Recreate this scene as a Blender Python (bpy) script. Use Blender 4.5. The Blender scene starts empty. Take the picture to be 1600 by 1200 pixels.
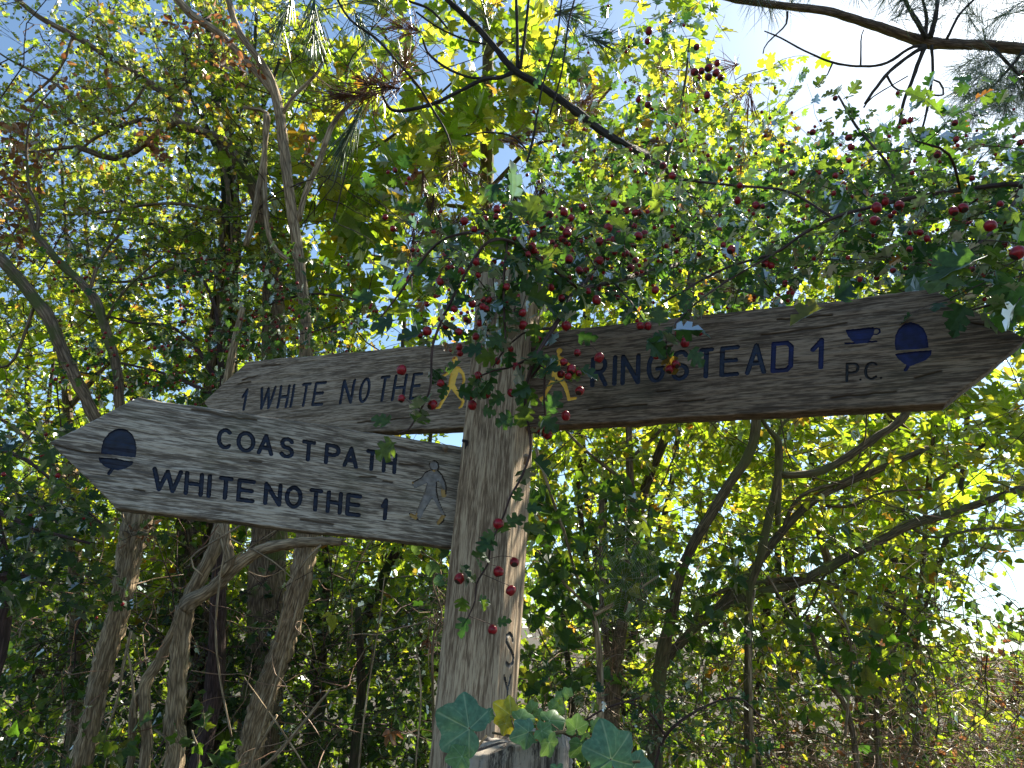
import bpy, math, random
import numpy as np
from math import sin, cos, tan, radians, pi, sqrt, atan2
from mathutils import Matrix, Vector, noise as mn

random.seed(7)
rng = np.random.default_rng(7)
scene = bpy.context.scene
C = scene.collection

# ------------------------------------------------------------------ camera, sky, sun, exposure
FPX = 1060.0                       # focal length in pixels of a 1600 px wide picture
PITCH, ROLL = radians(21.5), radians(4.4)
CP = np.array([0, 0, 1.6])
FW = np.array([0, cos(PITCH), sin(PITCH)])
_r0 = np.array([1.0, 0, 0]); _u0 = np.array([0, -sin(PITCH), cos(PITCH)])
RT = cos(ROLL) * _r0 + sin(ROLL) * _u0
UP = cos(ROLL) * _u0 - sin(ROLL) * _r0
cam = bpy.data.cameras.new('camera')
cam.sensor_width = 36; cam.lens = 36 * FPX / 1600
cam.clip_start = 0.02; cam.clip_end = 2000
camo = bpy.data.objects.new('camera', cam); C.objects.link(camo)
camo.matrix_world = Matrix(((RT[0], UP[0], -FW[0], CP[0]), (RT[1], UP[1], -FW[1], CP[1]),
                            (RT[2], UP[2], -FW[2], CP[2]), (0, 0, 0, 1)))
scene.camera = camo

SUN_AZ, SUN_EL = radians(46), radians(48)
SUN = np.array([sin(SUN_AZ) * cos(SUN_EL), cos(SUN_AZ) * cos(SUN_EL), sin(SUN_EL)])
world = bpy.data.worlds.new('World'); scene.world = world; world.use_nodes = True
wn = world.node_tree.nodes; wl = world.node_tree.links
sky = wn.new('ShaderNodeTexSky'); sky.sky_type = 'NISHITA'; sky.sun_disc = False
sky.sun_elevation = SUN_EL; sky.sun_rotation = SUN_AZ
sky.air_density = 1.0; sky.dust_density = 0.55; sky.ozone_density = 0.5
bg = wn['Background']; bg.inputs['Strength'].default_value = 0.06
sg = wn.new('ShaderNodeMix'); sg.data_type = 'RGBA'; sg.blend_type = 'MULTIPLY'; sg.inputs[0].default_value = 1; sg.inputs[7].default_value = (.90, 1.0, 1.0, 1)
wl.new(sky.outputs[0], sg.inputs[6]); wl.new(sg.outputs[2], bg.inputs[0])
sl = bpy.data.lights.new('sun', 'SUN'); sl.energy = 5.0; sl.angle = radians(0.5); sl.color = (1.0, 0.90, 0.72)
so = bpy.data.objects.new('sun', sl); C.objects.link(so)
so.rotation_euler = Vector(SUN).to_track_quat('Z', 'Y').to_euler()
so.location = (4, 6, 12)
scene.view_settings.view_transform = 'Standard'; scene.view_settings.look = 'None'
scene.view_settings.gamma = 1; scene.view_settings.use_curve_mapping = False
scene.view_settings.exposure = 1.9
scene.cycles.max_bounces = 8; scene.cycles.transmission_bounces = 4; scene.cycles.diffuse_bounces = 3
scene.cycles.transparent_max_bounces = 4

# ------------------------------------------------------------------ helpers
def ray(x, y): return FW + RT * (x - 800) / FPX - UP * (y - 600) / FPX
def P(x, y, d): return CP + ray(x, y) * d
def proj(p):
    d = np.asarray(p) - CP; z = d @ FW
    return 800 + FPX * (d @ RT) / z, 600 - FPX * (d @ UP) / z, z
def nrm(v):
    v = np.asarray(v, float); return v / (np.linalg.norm(v) + 1e-12)
def U(a, b): return random.uniform(a, b)

def tag(o, label=None, cat=None, group=None, kind=None):
    if label: o['label'] = label
    if cat: o['category'] = cat
    if group: o['group'] = group
    if kind: o['kind'] = kind
    return o
def thing(name, loc, label, cat, group=None):
    o = bpy.data.objects.new(name, None); C.objects.link(o)
    o.empty_display_size = 0.1
    o.location = tuple(float(v) for v in loc)
    return tag(o, label, cat, group)

class Geo:
    """collects polygons with arbitrary vertex counts plus per-point attributes"""
    def __init__(s): s.v = []; s.l = []; s.t = []; s.bark = []; s.tint = []; s.n = 0
    def add(s, v, loops, tot, bark=None, tint=None):
        v = np.asarray(v, float); s.v.append(v)
        s.l.append(np.asarray(loops, np.int64) + s.n); s.t.append(np.asarray(tot, np.int64))
        s.bark.append(v if bark is None else bark)
        s.tint.append(np.zeros(len(v)) if tint is None else tint)
        s.n += len(v)
    def mesh(s, name, mat, smooth=True, origin=None, bark=True):
        v = np.concatenate(s.v); l = np.concatenate(s.l); t = np.concatenate(s.t)
        if origin is not None: v = v - np.asarray(origin)
        me = bpy.data.meshes.new(name)
        me.vertices.add(len(v)); me.vertices.foreach_set('co', v.astype(np.float32).ravel())
        me.loops.add(len(l)); me.loops.foreach_set('vertex_index', l.astype(np.int32))
        me.polygons.add(len(t))
        st = np.zeros(len(t), np.int32); st[1:] = np.cumsum(t)[:-1]
        me.polygons.foreach_set('loop_start', st)
        me.polygons.foreach_set('use_smooth', np.full(len(t), smooth))
        me.update(calc_edges=True)
        if bark:
            a = me.attributes.new('bark', 'FLOAT_VECTOR', 'POINT'); a.data.foreach_set('vector', np.concatenate(s.bark).astype(np.float32).ravel())
        a = me.attributes.new('tint', 'FLOAT', 'POINT'); a.data.foreach_set('value', np.concatenate(s.tint).astype(np.float32))
        me.materials.append(mat)
        return me
    def obj(s, name, mat, parent=None, smooth=True, bark=True):
        org = np.array(parent.location) if parent is not None and parent.parent is None else (PO(parent) if parent is not None else np.zeros(3))
        me = s.mesh(name, mat, smooth, org, bark)
        o = bpy.data.objects.new(name, me); C.objects.link(o); o.parent = parent
        return o
def PO(o):
    p = np.zeros(3)
    while o is not None: p = p + np.array(o.location); o = o.parent
    return p

def smooth_path(pts, step=None, n=None):
    """Catmull-Rom through rows of (x,y,z,r)"""
    p = np.asarray(pts, float)
    if len(p) < 3 and step is None: return p
    L = np.concatenate([[0], np.cumsum(np.linalg.norm(np.diff(p[:, :3], axis=0), axis=1))])
    tot = L[-1]; n = n or max(3, int(tot / step) + 1)
    q = np.vstack([2 * p[0] - p[1], p, 2 * p[-1] - p[-2]])
    out = []
    for s in np.linspace(0, tot, n):
        i = min(max(np.searchsorted(L, s) - 1, 0), len(p) - 2)
        t = (s - L[i]) / max(L[i + 1] - L[i], 1e-9)
        a, b, c, d = q[i], q[i + 1], q[i + 2], q[i + 3]
        out.append(0.5 * ((2 * b) + (c - a) * t + (2 * a - 5 * b + 4 * c - d) * t * t + (3 * b - a - 3 * c + d) * t ** 3))
    out = np.array(out); out[:, 3] = np.maximum(out[:, 3], p[:, 3].min() * 0.6)
    return out

def tube(g, pts, sides=8, rough=0.0, ridges=0, wob=0.0, seed=0, cap=True):
    p = np.asarray(pts, float); n = len(p)
    T = np.gradient(p[:, :3], axis=0); T /= np.linalg.norm(T, axis=1)[:, None] + 1e-12
    ref = np.array([0.3, 0.2, 0.93]) if abs(T[0] @ np.array([0.3, 0.2, 0.93])) < 0.9 else np.array([1.0, 0.1, 0])
    N = nrm(np.cross(T[0], ref)); Ns = []
    for i in range(n):
        N = nrm(N - T[i] * (N @ T[i])); Ns.append(N)
    Ns = np.array(Ns); B = np.cross(T, Ns)
    th = np.linspace(0, 2 * pi, sides, endpoint=False)
    L = np.concatenate([[0], np.cumsum(np.linalg.norm(np.diff(p[:, :3], axis=0), axis=1))])
    rad = np.repeat(p[:, 3][:, None], sides, 1)
    if rough:
        r = np.random.default_rng(seed + 11)
        if ridges:
            ph = r.uniform(0, 6.28, (4,)); tw = r.uniform(-3, 3, 4)
            m = np.zeros((n, sides))
            for k in range(4):
                kk = [ridges, ridges * 2 + 1, 3, ridges + 3][k]
                m += np.sin(kk * th[None] + ph[k] + tw[k] * L[:, None] / max(p[:, 3].mean() * 12, .01) + 1.2 * np.sin(L[:, None] * (7 + 5 * k) + ph[k])) * [.5, .35, .5, .3][k]
            rad = rad * (1 + rough * m)
        rad = rad * (1 + rough * .7 * r.normal(0, 1, (n, sides)))
    v = p[:, None, :3] + rad[:, :, None] * (np.cos(th)[None, :, None] * Ns[:, None] + np.sin(th)[None, :, None] * B[:, None])
    rr = p[:, 3].mean()
    bark = np.stack([np.repeat((np.cos(th) * rr)[None], n, 0) + seed * .37, np.repeat((np.sin(th) * rr)[None], n, 0), np.repeat(L[:, None], sides, 1)], -1)
    i, j = np.meshgrid(np.arange(n - 1), np.arange(sides), indexing='ij'); j2 = (j + 1) % sides
    q = np.stack([i * sides + j, i * sides + j2, (i + 1) * sides + j2, (i + 1) * sides + j], -1).reshape(-1, 4)
    loops = q.ravel(); tot = np.full(len(q), 4)
    if cap:
        loops = np.concatenate([loops, np.arange(sides)[::-1], (n - 1) * sides + np.arange(sides)]); tot = np.concatenate([tot, [sides, sides]])
    g.add(v.reshape(-1, 3), loops, tot, bark.reshape(-1, 3), np.full(n * sides, random.random()))

def pxpath(pts, d, unit=None):
    """rows (px, py, width_px[, depth]) of the photograph laid out at their distance -> (x,y,z,r)"""
    out = []
    for q in pts:
        dd = q[3] if len(q) > 3 else d
        a = P(q[0], q[1], dd); out.append([*a, q[2] / 2 / FPX * dd])
    return np.array(out)
def limb(g, pts, d, sides=8, step=.05, rough=.06, ridges=0, wob=0, seed=0):
    pa = smooth_path(pxpath(pts, d), step=step)
    if wob:
        for k in range(len(pa)):
            pa[k, :3] += np.array(mn.noise_vector(Vector(pa[k, :3] * 3.1 + seed))) * wob
    tube(g, pa, sides, rough, ridges, seed=seed)
    return pa
def to_ground(pts, d, w=None):
    """the last pixel point is carried on down to the ground"""
    a = P(pts[-1][0], pts[-1][1], d)
    return a

# ------------------------------------------------------------------ materials
def mat_new(name):
    m = bpy.data.materials.new(name); m.use_nodes = True; nt = m.node_tree
    for n in list(nt.nodes): nt.nodes.remove(n)
    out = nt.nodes.new('ShaderNodeOutputMaterial')
    return m, nt, out
def N(nt, t, **k):
    n = nt.nodes.new(t)
    for a, b in k.items():
        if a in n.inputs.keys(): n.inputs[a].default_value = b
        else: setattr(n, a, b)
    return n
def ramp(nt, stops, fac):
    r = nt.nodes.new('ShaderNodeValToRGB'); e = r.color_ramp.elements
    e[0].position, e[0].color = stops[0][0], (*stops[0][1], 1)
    e[1].position, e[1].color = stops[-1][0], (*stops[-1][1], 1)
    for p, c in stops[1:-1]:
        x = e.new(p); x.color = (*c, 1)
    nt.links.new(fac, r.inputs[0]); return r
def leaf_mat(name, cols, trans, rough=.38, tmix=.5, gloss=.5, vein=False):
    m, nt, out = mat_new(name); L = nt.links
    at = N(nt, 'ShaderNodeAttribute', attribute_name='tint'); oi = N(nt, 'ShaderNodeObjectInfo')
    ad = N(nt, 'ShaderNodeMath', operation='ADD'); L.new(at.outputs['Fac'], ad.inputs[0]); L.new(oi.outputs['Random'], ad.inputs[1])
    fr = N(nt, 'ShaderNodeMath', operation='FRACT'); L.new(ad.outputs[0], fr.inputs[0])
    geo = N(nt, 'ShaderNodeNewGeometry')
    nz = N(nt, 'ShaderNodeTexNoise', Scale=160.0, Detail=3.0); L.new(geo.outputs['Position'], nz.inputs['Vector'])
    c = ramp(nt, cols, fr.outputs[0]); t = ramp(nt, trans, fr.outputs[0])
    mx = N(nt, 'ShaderNodeMix', data_type='RGBA', blend_type='MULTIPLY'); mx.inputs[0].default_value = .7
    r2 = ramp(nt, [(.3, (.55, .55, .5)), (.7, (1.25, 1.25, 1.2))], nz.outputs[0])
    L.new(c.outputs[0], mx.inputs[6]); L.new(r2.outputs[0], mx.inputs[7])
    mt = N(nt, 'ShaderNodeMix', data_type='RGBA', blend_type='MULTIPLY'); mt.inputs[0].default_value = .6
    L.new(t.outputs[0], mt.inputs[6]); L.new(r2.outputs[0], mt.inputs[7])
    cd, ct = mx.outputs[2], mt.outputs[2]
    if vein:
        va = N(nt, 'ShaderNodeAttribute', attribute_name='vein')
        for k, col in ((0, (.42, .55, .36, 1)), (1, (.5, .6, .2, 1))):
            q = N(nt, 'ShaderNodeMix', data_type='RGBA'); L.new(va.outputs['Fac'], q.inputs[0])
            L.new(cd if k == 0 else ct, q.inputs[6]); q.inputs[7].default_value = col
            if k == 0: cd = q.outputs[2]
            else: ct = q.outputs[2]
    d = N(nt, 'ShaderNodeBsdfDiffuse'); L.new(cd, d.inputs[0])
    tr = N(nt, 'ShaderNodeBsdfTranslucent'); L.new(ct, tr.inputs[0])
    ms = N(nt, 'ShaderNodeMixShader'); ms.inputs[0].default_value = tmix
    L.new(d.outputs[0], ms.inputs[1]); L.new(tr.outputs[0], ms.inputs[2])
    gl = N(nt, 'ShaderNodeBsdfGlossy'); gl.inputs['Roughness'].default_value = rough; gl.inputs[0].default_value = (.9, .95, 1, 1)
    fz = N(nt, 'ShaderNodeFresnel'); fz.inputs[0].default_value = 1.42
    fm = N(nt, 'ShaderNodeMath', operation='MULTIPLY'); L.new(fz.outputs[0], fm.inputs[0]); fm.inputs[1].default_value = gloss
    m2 = N(nt, 'ShaderNodeMixShader'); L.new(fm.outputs[0], m2.inputs[0]); L.new(ms.outputs[0], m2.inputs[1]); L.new(gl.outputs[0], m2.inputs[2])
    L.new(m2.outputs[0], out.inputs[0])
    return m
def bark_mat(name, dark, mid, light, sc=1.0, moss=None, bump=.6, mossamt=.5):
    m, nt, out = mat_new(name); L = nt.links
    at = N(nt, 'ShaderNodeAttribute', attribute_name='bark')
    mp = N(nt, 'ShaderNodeMapping'); mp.inputs['Scale'].default_value = (150 * sc, 150 * sc, 16 * sc); L.new(at.outputs['Vector'], mp.inputs[0])
    nz = N(nt, 'ShaderNodeTexNoise', Scale=1.0, Detail=6.0, Roughness=.65, Distortion=.6); L.new(mp.outputs[0], nz.inputs['Vector'])
    vo = N(nt, 'ShaderNodeTexVoronoi', feature='DISTANCE_TO_EDGE'); vo.inputs['Scale'].default_value = .8; L.new(mp.outputs[0], vo.inputs['Vector'])
    n2 = N(nt, 'ShaderNodeTexNoise', Scale=9.0, Detail=4.0)
    geo = N(nt, 'ShaderNodeNewGeometry'); L.new(geo.outputs['Position'], n2.inputs['Vector'])
    c = ramp(nt, [(.3, dark), (.5, mid), (.72, light)], nz.outputs[0])
    r2 = ramp(nt, [(0.02, (.35, .33, .3)), (.22, (1, 1, 1))], vo.outputs[0])
    mx = N(nt, 'ShaderNodeMix', data_type='RGBA', blend_type='MULTIPLY'); mx.inputs[0].default_value = .9
    L.new(c.outputs[0], mx.inputs[6]); L.new(r2.outputs[0], mx.inputs[7])
    last = mx.outputs[2]
    r3 = ramp(nt, [(.35, (.72, .72, .72)), (.65, (1.2, 1.18, 1.15))], n2.outputs[0])
    m3 = N(nt, 'ShaderNodeMix', data_type='RGBA', blend_type='MULTIPLY'); m3.inputs[0].default_value = 1
    L.new(last, m3.inputs[6]); L.new(r3.outputs[0], m3.inputs[7]); last = m3.outputs[2]
    if moss:
        n3 = N(nt, 'ShaderNodeTexNoise', Scale=5.0, Detail=5.0); L.new(geo.outputs['Position'], n3.inputs['Vector'])
        r4 = ramp(nt, [(.5 - .1 * mossamt, (0, 0, 0)), (.62, (1, 1, 1))], n3.outputs[0])
        m4 = N(nt, 'ShaderNodeMix', data_type='RGBA'); L.new(r4.outputs[0], m4.inputs[0]); L.new(last, m4.inputs[6]); m4.inputs[7].default_value = (*moss, 1); last = m4.outputs[2]
    b = N(nt, 'ShaderNodeBsdfPrincipled'); b.inputs['Roughness'].default_value = .85
    L.new(last, b.inputs['Base Color'])
    bp = N(nt, 'ShaderNodeBump'); bp.inputs['Strength'].default_value = bump; bp.inputs['Distance'].default_value = .012
    sm = N(nt, 'ShaderNodeMath', operation='ADD'); L.new(nz.outputs[0], sm.inputs[0]); L.new(vo.outputs[0], sm.inputs[1])
    L.new(sm.outputs[0], bp.inputs['Height']); L.new(bp.outputs[0], b.inputs['Normal'])
    L.new(b.outputs[0], out.inputs[0]); return m
def plain_mat(name, col, rough=.7, noise_amt=.3, scale=60, spec=.5, sss=0):
    m, nt, out = mat_new(name); L = nt.links
    tc = N(nt, 'ShaderNodeTexCoord'); nz = N(nt, 'ShaderNodeTexNoise', Scale=scale, Detail=5.0); L.new(tc.outputs['Object'], nz.inputs['Vector'])
    r = ramp(nt, [(.3, tuple(c * (1 - noise_amt) for c in col)), (.7, tuple(min(1, c * (1 + noise_amt)) for c in col))], nz.outputs[0])
    b = N(nt, 'ShaderNodeBsdfPrincipled'); b.inputs['Roughness'].default_value = rough; b.inputs['Specular IOR Level'].default_value = spec
    L.new(r.outputs[0], b.inputs['Base Color'])
    bp = N(nt, 'ShaderNodeBump'); bp.inputs['Strength'].default_value = .3; bp.inputs['Distance'].default_value = .001; L.new(nz.outputs[0], bp.inputs['Height']); L.new(bp.outputs[0], b.inputs['Normal'])
    L.new(b.outputs[0], out.inputs[0]); return m
def wood_mat(name, dark, mid, light, axis, green=(.09, .10, .06), gamt=.3, stain=.6, seed=0):
    m, nt, out = mat_new(name); L = nt.links
    tc = N(nt, 'ShaderNodeTexCoord')
    lo, hi = 34, 620
    sc = (lo, hi * .5, hi) if axis == 'x' else (hi, hi, lo)
    wv = N(nt, 'ShaderNodeTexNoise', Scale=4.0, Detail=2.0); L.new(tc.outputs['Object'], wv.inputs['Vector'])
    wm = N(nt, 'ShaderNodeVectorMath', operation='SCALE'); L.new(wv.outputs['Color'], wm.inputs[0]); wm.inputs['Scale'].default_value = .012
    ad = N(nt, 'ShaderNodeVectorMath', operation='ADD'); L.new(tc.outputs['Object'], ad.inputs[0]); L.new(wm.outputs[0], ad.inputs[1])
    mp = N(nt, 'ShaderNodeMapping'); mp.inputs['Scale'].default_value = sc; mp.inputs['Location'].default_value = (seed * 3.3, seed * 1.7, seed); L.new(ad.outputs[0], mp.inputs[0])
    n1 = N(nt, 'ShaderNodeTexNoise', Scale=1.0, Detail=7.0, Roughness=.7); L.new(mp.outputs[0], n1.inputs['Vector'])
    mp2 = N(nt, 'ShaderNodeMapping'); mp2.inputs['Scale'].default_value = tuple(s * (.45 if s == lo else .3) for s in sc); L.new(ad.outputs[0], mp2.inputs[0])
    n2 = N(nt, 'ShaderNodeTexNoise', Scale=1.0, Detail=6.0, Roughness=.6); L.new(mp2.outputs[0], n2.inputs['Vector'])
    mp3 = N(nt, 'ShaderNodeMapping'); mp3.inputs['Scale'].default_value = (3, 9, 14) if axis == 'x' else (14, 14, 3); mp3.inputs['Location'].default_value = (seed, seed, 5); L.new(tc.outputs['Object'], mp3.inputs[0])
    n3 = N(nt, 'ShaderNodeTexNoise', Scale=1.0, Detail=5.0, Roughness=.6); L.new(mp3.outputs[0], n3.inputs['Vector'])
    hm = N(nt, 'ShaderNodeAttribute', attribute_name='tint')
    a = N(nt, 'ShaderNodeMath', operation='MULTIPLY_ADD'); L.new(hm.outputs['Fac'], a.inputs[0]); a.inputs[1].default_value = .20; L.new(n1.outputs[0], a.inputs[2])
    a2 = N(nt, 'ShaderNodeMath', operation='MULTIPLY_ADD'); L.new(n2.outputs[0], a2.inputs[0]); a2.inputs[1].default_value = .55; L.new(a.outputs[0], a2.inputs[2])
    sb = N(nt, 'ShaderNodeMath', operation='SUBTRACT'); L.new(a2.outputs[0], sb.inputs[0]); sb.inputs[1].default_value = .275
    c = ramp(nt, [(.38, dark), (.49, mid), (.61, light)], sb.outputs[0])
    st = ramp(nt, [(.25, (.55, .52, .52)), (.5, (.92, .91, .90)), (.72, (1.15, 1.13, 1.1))], n3.outputs[0])
    mx = N(nt, 'ShaderNodeMix', data_type='RGBA', blend_type='MULTIPLY'); mx.inputs[0].default_value = stain
    L.new(c.outputs[0], mx.inputs[6]); L.new(st.outputs[0], mx.inputs[7])
    n4 = N(nt, 'ShaderNodeTexNoise', Scale=7.0, Detail=6.0, Roughness=.7); L.new(tc.outputs['Object'], n4.inputs['Vector'])
    r4 = ramp(nt, [(.5, (0, 0, 0)), (.7, (gamt, gamt, gamt))], n4.outputs[0])
    mg = N(nt, 'ShaderNodeMix', data_type='RGBA'); L.new(r4.outputs[0], mg.inputs[0]); L.new(mx.outputs[2], mg.inputs[6]); mg.inputs[7].default_value = (*green, 1)
    b = N(nt, 'ShaderNodeBsdfPrincipled'); b.inputs['Roughness'].default_value = .82; b.inputs['Specular IOR Level'].default_value = .3
    L.new(mg.outputs[2], b.inputs['Base Color'])
    bp = N(nt, 'ShaderNodeBump'); bp.inputs['Strength'].default_value = .7; bp.inputs['Distance'].default_value = .0012
    L.new(sb.outputs[0], bp.inputs['Height']); L.new(bp.outputs[0], b.inputs['Normal'])
    L.new(b.outputs[0], out.inputs[0]); return m

G = lambda *c: c
M = {}
M['haw'] = leaf_mat('hawthorn_leaf', [(0, (.018, .046, .028)), (.5, (.028, .066, .034)), (.975, (.05, .085, .03)), (1, (.2, .1, .03))],
                    [(0, (.06, .17, .03)), (.5, (.14, .32, .03)), (.975, (.3, .44, .04)), (1, (.5, .2, .03))], tmix=.42, gloss=.5, rough=.42)
M['hawf'] = leaf_mat('hawthorn_leaf_thin', [(0, (0.036, 0.059, 0.018)), (.5, (0.058, 0.086, 0.021)), (.9, (0.094, 0.106, 0.024)), (1, (0.216, 0.079, 0.030))],
                     [(0, (.30, .48, .03)), (.5, (.46, .60, .04)), (.9, (.66, .62, .06)), (1, (.55, .22, .06))], tmix=.6, gloss=.3)
M['syc'] = leaf_mat('sycamore_leaf', [(0, (0.036, 0.059, 0.015)), (.5, (0.065, 0.086, 0.018)), (.95, (0.101, 0.099, 0.018)), (1, (0.202, 0.092, 0.018))],
                    [(0, (.26, .44, .02)), (.5, (.42, .56, .03)), (.95, (.66, .60, .05)), (1, (.6, .3, .03))], tmix=.6, gloss=.25)
M['hedge'] = leaf_mat('hedge_leaf', [(0, (0.036, 0.059, 0.012)), (.5, (0.058, 0.086, 0.018)), (.94, (0.094, 0.106, 0.018)), (1, (0.230, 0.086, 0.018))],
                      [(0, (.30, .50, .02)), (.5, (.50, .68, .03)), (.94, (.74, .70, .05)), (1, (.6, .25, .04))], tmix=.6, gloss=.4)
M['ivy'] = leaf_mat('ivy_leaf', [(0, (0.018, 0.040, 0.015)), (.5, (0.029, 0.059, 0.018)), (.95, (0.050, 0.079, 0.021)), (1, (0.144, 0.132, 0.024))],
                    [(0, (.10, .24, .02)), (.5, (.18, .36, .02)), (.95, (.34, .46, .03)), (1, (.5, .5, .03))], tmix=.45, gloss=.45, rough=.3)
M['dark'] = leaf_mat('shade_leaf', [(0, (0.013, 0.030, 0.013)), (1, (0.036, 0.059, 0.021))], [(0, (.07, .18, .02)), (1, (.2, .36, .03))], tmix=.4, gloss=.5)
M['far'] = leaf_mat('far_leaf', [(0, (0.022, 0.040, 0.012)), (1, (0.050, 0.073, 0.018))], [(0, (.12, .26, .02)), (1, (.4, .52, .03))], tmix=.5, gloss=.2)
M['heroivy'] = leaf_mat('large_ivy_leaf', [(0, (.085, .20, .13)), (1, (.11, .24, .16))], [(0, (.06, .16, .03)), (1, (.1, .2, .03))], tmix=.25, gloss=.7, rough=.42, vein=True)
M['palehero'] = leaf_mat('pale_ivy_leaf', [(0, (.09, .20, .08)), (1, (.13, .25, .09))], [(0, (.2, .36, .06)), (1, (.24, .4, .07))], tmix=.35, gloss=.6, vein=True)
M['yellowivy'] = leaf_mat('yellowing_ivy_leaf', [(0, (.32, .34, .03)), (1, (.36, .34, .03))], [(0, (.5, .48, .03)), (1, (.5, .44, .03))], tmix=.4, gloss=.4, vein=True)
M['dry'] = leaf_mat('dry_leaf', [(0, (.15, .06, .03)), (.6, (.26, .12, .06)), (1, (.34, .2, .1))], [(0, (.3, .1, .04)), (1, (.5, .25, .1))], tmix=.4, gloss=.2)
M['needle'] = leaf_mat('pine_needle', [(0, (.07, .12, .07)), (1, (.12, .16, .08))], [(0, (.2, .34, .12)), (1, (.32, .42, .14))], tmix=.4, gloss=.8)
M['dryneedle'] = leaf_mat('dry_pine_needle', [(0, (.16, .08, .05)), (1, (.3, .17, .09))], [(0, (.3, .13, .06)), (1, (.5, .28, .12))], tmix=.4, gloss=.5)
M['straw'] = leaf_mat('dead_stem', [(0, (.20, .10, .07)), (.5, (.36, .22, .16)), (1, (.55, .40, .30))], [(0, (.2, .1, .06)), (1, (.45, .3, .18))], tmix=.25, gloss=.4)
M['pale_bark'] = bark_mat('pale_bark', (.20, .14, .085), (.48, .37, .25), (.66, .55, .40))
M['grey_bark'] = bark_mat('grey_bark', (.09, .06, .045), (.27, .20, .14), (.42, .34, .25), moss=(.09, .11, .03), mossamt=-.6)
M['dark_bark'] = bark_mat('dark_bark', (.03, .018, .014), (.09, .05, .04), (.16, .10, .08), sc=.6, moss=(.035, .06, .015), bump=1, mossamt=1)
M['pine_bark'] = bark_mat('pine_bark', (.02, .018, .018), (.05, .045, .045), (.10, .09, .085))
M['pine_limb'] = bark_mat('pine_limb_bark', (.06, .045, .035), (.17, .125, .10), (.3, .23, .18))
M['twig'] = bark_mat('twig_bark', (.04, .022, .024), (.10, .06, .06), (.19, .13, .13))
M['olive_bark'] = bark_mat('olive_bark', (.06, .045, .02), (.17, .13, .07), (.30, .23, .14), moss=(.12, .12, .04), mossamt=.1)
M['berry'] = plain_mat('berry_skin', (.24, .006, .014), rough=.28, noise_amt=.5, scale=1.6, spec=.4)
M['darkberry'] = plain_mat('dark_berry_skin', (.03, .012, .02), rough=.3, noise_amt=.4, scale=90, spec=.6)
M['calyx'] = plain_mat('berry_calyx', (.035, .018, .012), rough=.8)
M['navy'] = plain_mat('navy_paint', (.006, .013, .038), rough=.5, noise_amt=.45, scale=120, spec=.35)
M['blue'] = plain_mat('blue_paint', (.005, .010, .065), rough=.6, noise_amt=.45, scale=90, spec=.3)
M['yellow'] = plain_mat('yellow_paint', (.85, .52, .06), rough=.55, noise_amt=.12, scale=90)
M['ochre'] = plain_mat('worn_ochre_paint', (.38, .25, .09), rough=.7, noise_amt=.3)
M['worngrey'] = plain_mat('worn_grey_paint', (.21, .20, .20), rough=.8, noise_amt=.35, scale=120)
M['groove'] = plain_mat('dark_groove', (.035, .028, .024), rough=.8)  # dark strokes along the outline of the worn walker
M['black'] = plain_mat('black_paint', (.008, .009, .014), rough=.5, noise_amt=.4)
M['rust'] = plain_mat('weathered_bolt', (.2, .15, .11), rough=.7)
M['wood_left'] = wood_mat('silver_weathered_oak', (.12, .10, .084), (.25, .218, .183), (.49, .44, .38), 'x', gamt=.45, stain=.55, seed=1)
M['wood_mid'] = wood_mat('brown_weathered_oak', (.11, .082, .06), (.215, .165, .122), (.36, .29, .225), 'x', gamt=.15, stain=.5, seed=4)
M['wood_right'] = wood_mat('dark_weathered_oak', (.065, .046, .033), (.135, .10, .072), (.25, .19, .14), 'x', gamt=.25, stain=.85, seed=9)
M['wood_post'] = wood_mat('post_oak', (.15, .104, .068), (.29, .213, .145), (.47, .37, .26), 'z', gamt=.15, stain=.5, seed=3)
M['wood_stake'] = wood_mat('stake_wood', (.07, .06, .055), (.24, .215, .19), (.42, .38, .33), 'z', gamt=.3, stain=.9, seed=6)
M['sawn_stake'] = M['wood_stake']

# web
m, nt, out = mat_new('spider_silk'); b = N(nt, 'ShaderNodeBsdfPrincipled'); b.inputs['Base Color'].default_value = (.8, .8, .8, 1); b.inputs['Roughness'].default_value = .2
tr = N(nt, 'ShaderNodeBsdfTranslucent'); tr.inputs[0].default_value = (.9, .9, .9, 1); mx = N(nt, 'ShaderNodeMixShader'); mx.inputs[0].default_value = .5
nt.links.new(b.outputs[0], mx.inputs[1]); nt.links.new(tr.outputs[0], mx.inputs[2]); nt.links.new(mx.outputs[0], out.inputs[0]); M['silk'] = m

# ground
m, nt, out = mat_new('leafy_soil'); L = nt.links
geo = N(nt, 'ShaderNodeNewGeometry'); n1 = N(nt, 'ShaderNodeTexNoise', Scale=14.0, Detail=8.0, Roughness=.7); L.new(geo.outputs['Position'], n1.inputs['Vector'])
n2 = N(nt, 'ShaderNodeTexNoise', Scale=.8, Detail=4.0); L.new(geo.outputs['Position'], n2.inputs['Vector'])
r1 = ramp(nt, [(.3, (.012, .009, .006)), (.5, (.026, .019, .012)), (.7, (.06, .042, .028))], n1.outputs[0])
r2 = ramp(nt, [(.4, (.014, .022, .008)), (.6, (.03, .022, .014))], n2.outputs[0])
mx = N(nt, 'ShaderNodeMix', data_type='RGBA'); mx.inputs[0].default_value = .45; L.new(r1.outputs[0], mx.inputs[6]); L.new(r2.outputs[0], mx.inputs[7])
b = N(nt, 'ShaderNodeBsdfPrincipled'); b.inputs['Roughness'].default_value = .95; L.new(mx.outputs[2], b.inputs['Base Color'])
bp = N(nt, 'ShaderNodeBump'); bp.inputs['Strength'].default_value = .8; bp.inputs['Distance'].default_value = .03; L.new(n1.outputs[0], bp.inputs['Height']); L.new(bp.outputs[0], b.inputs['Normal'])
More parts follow.
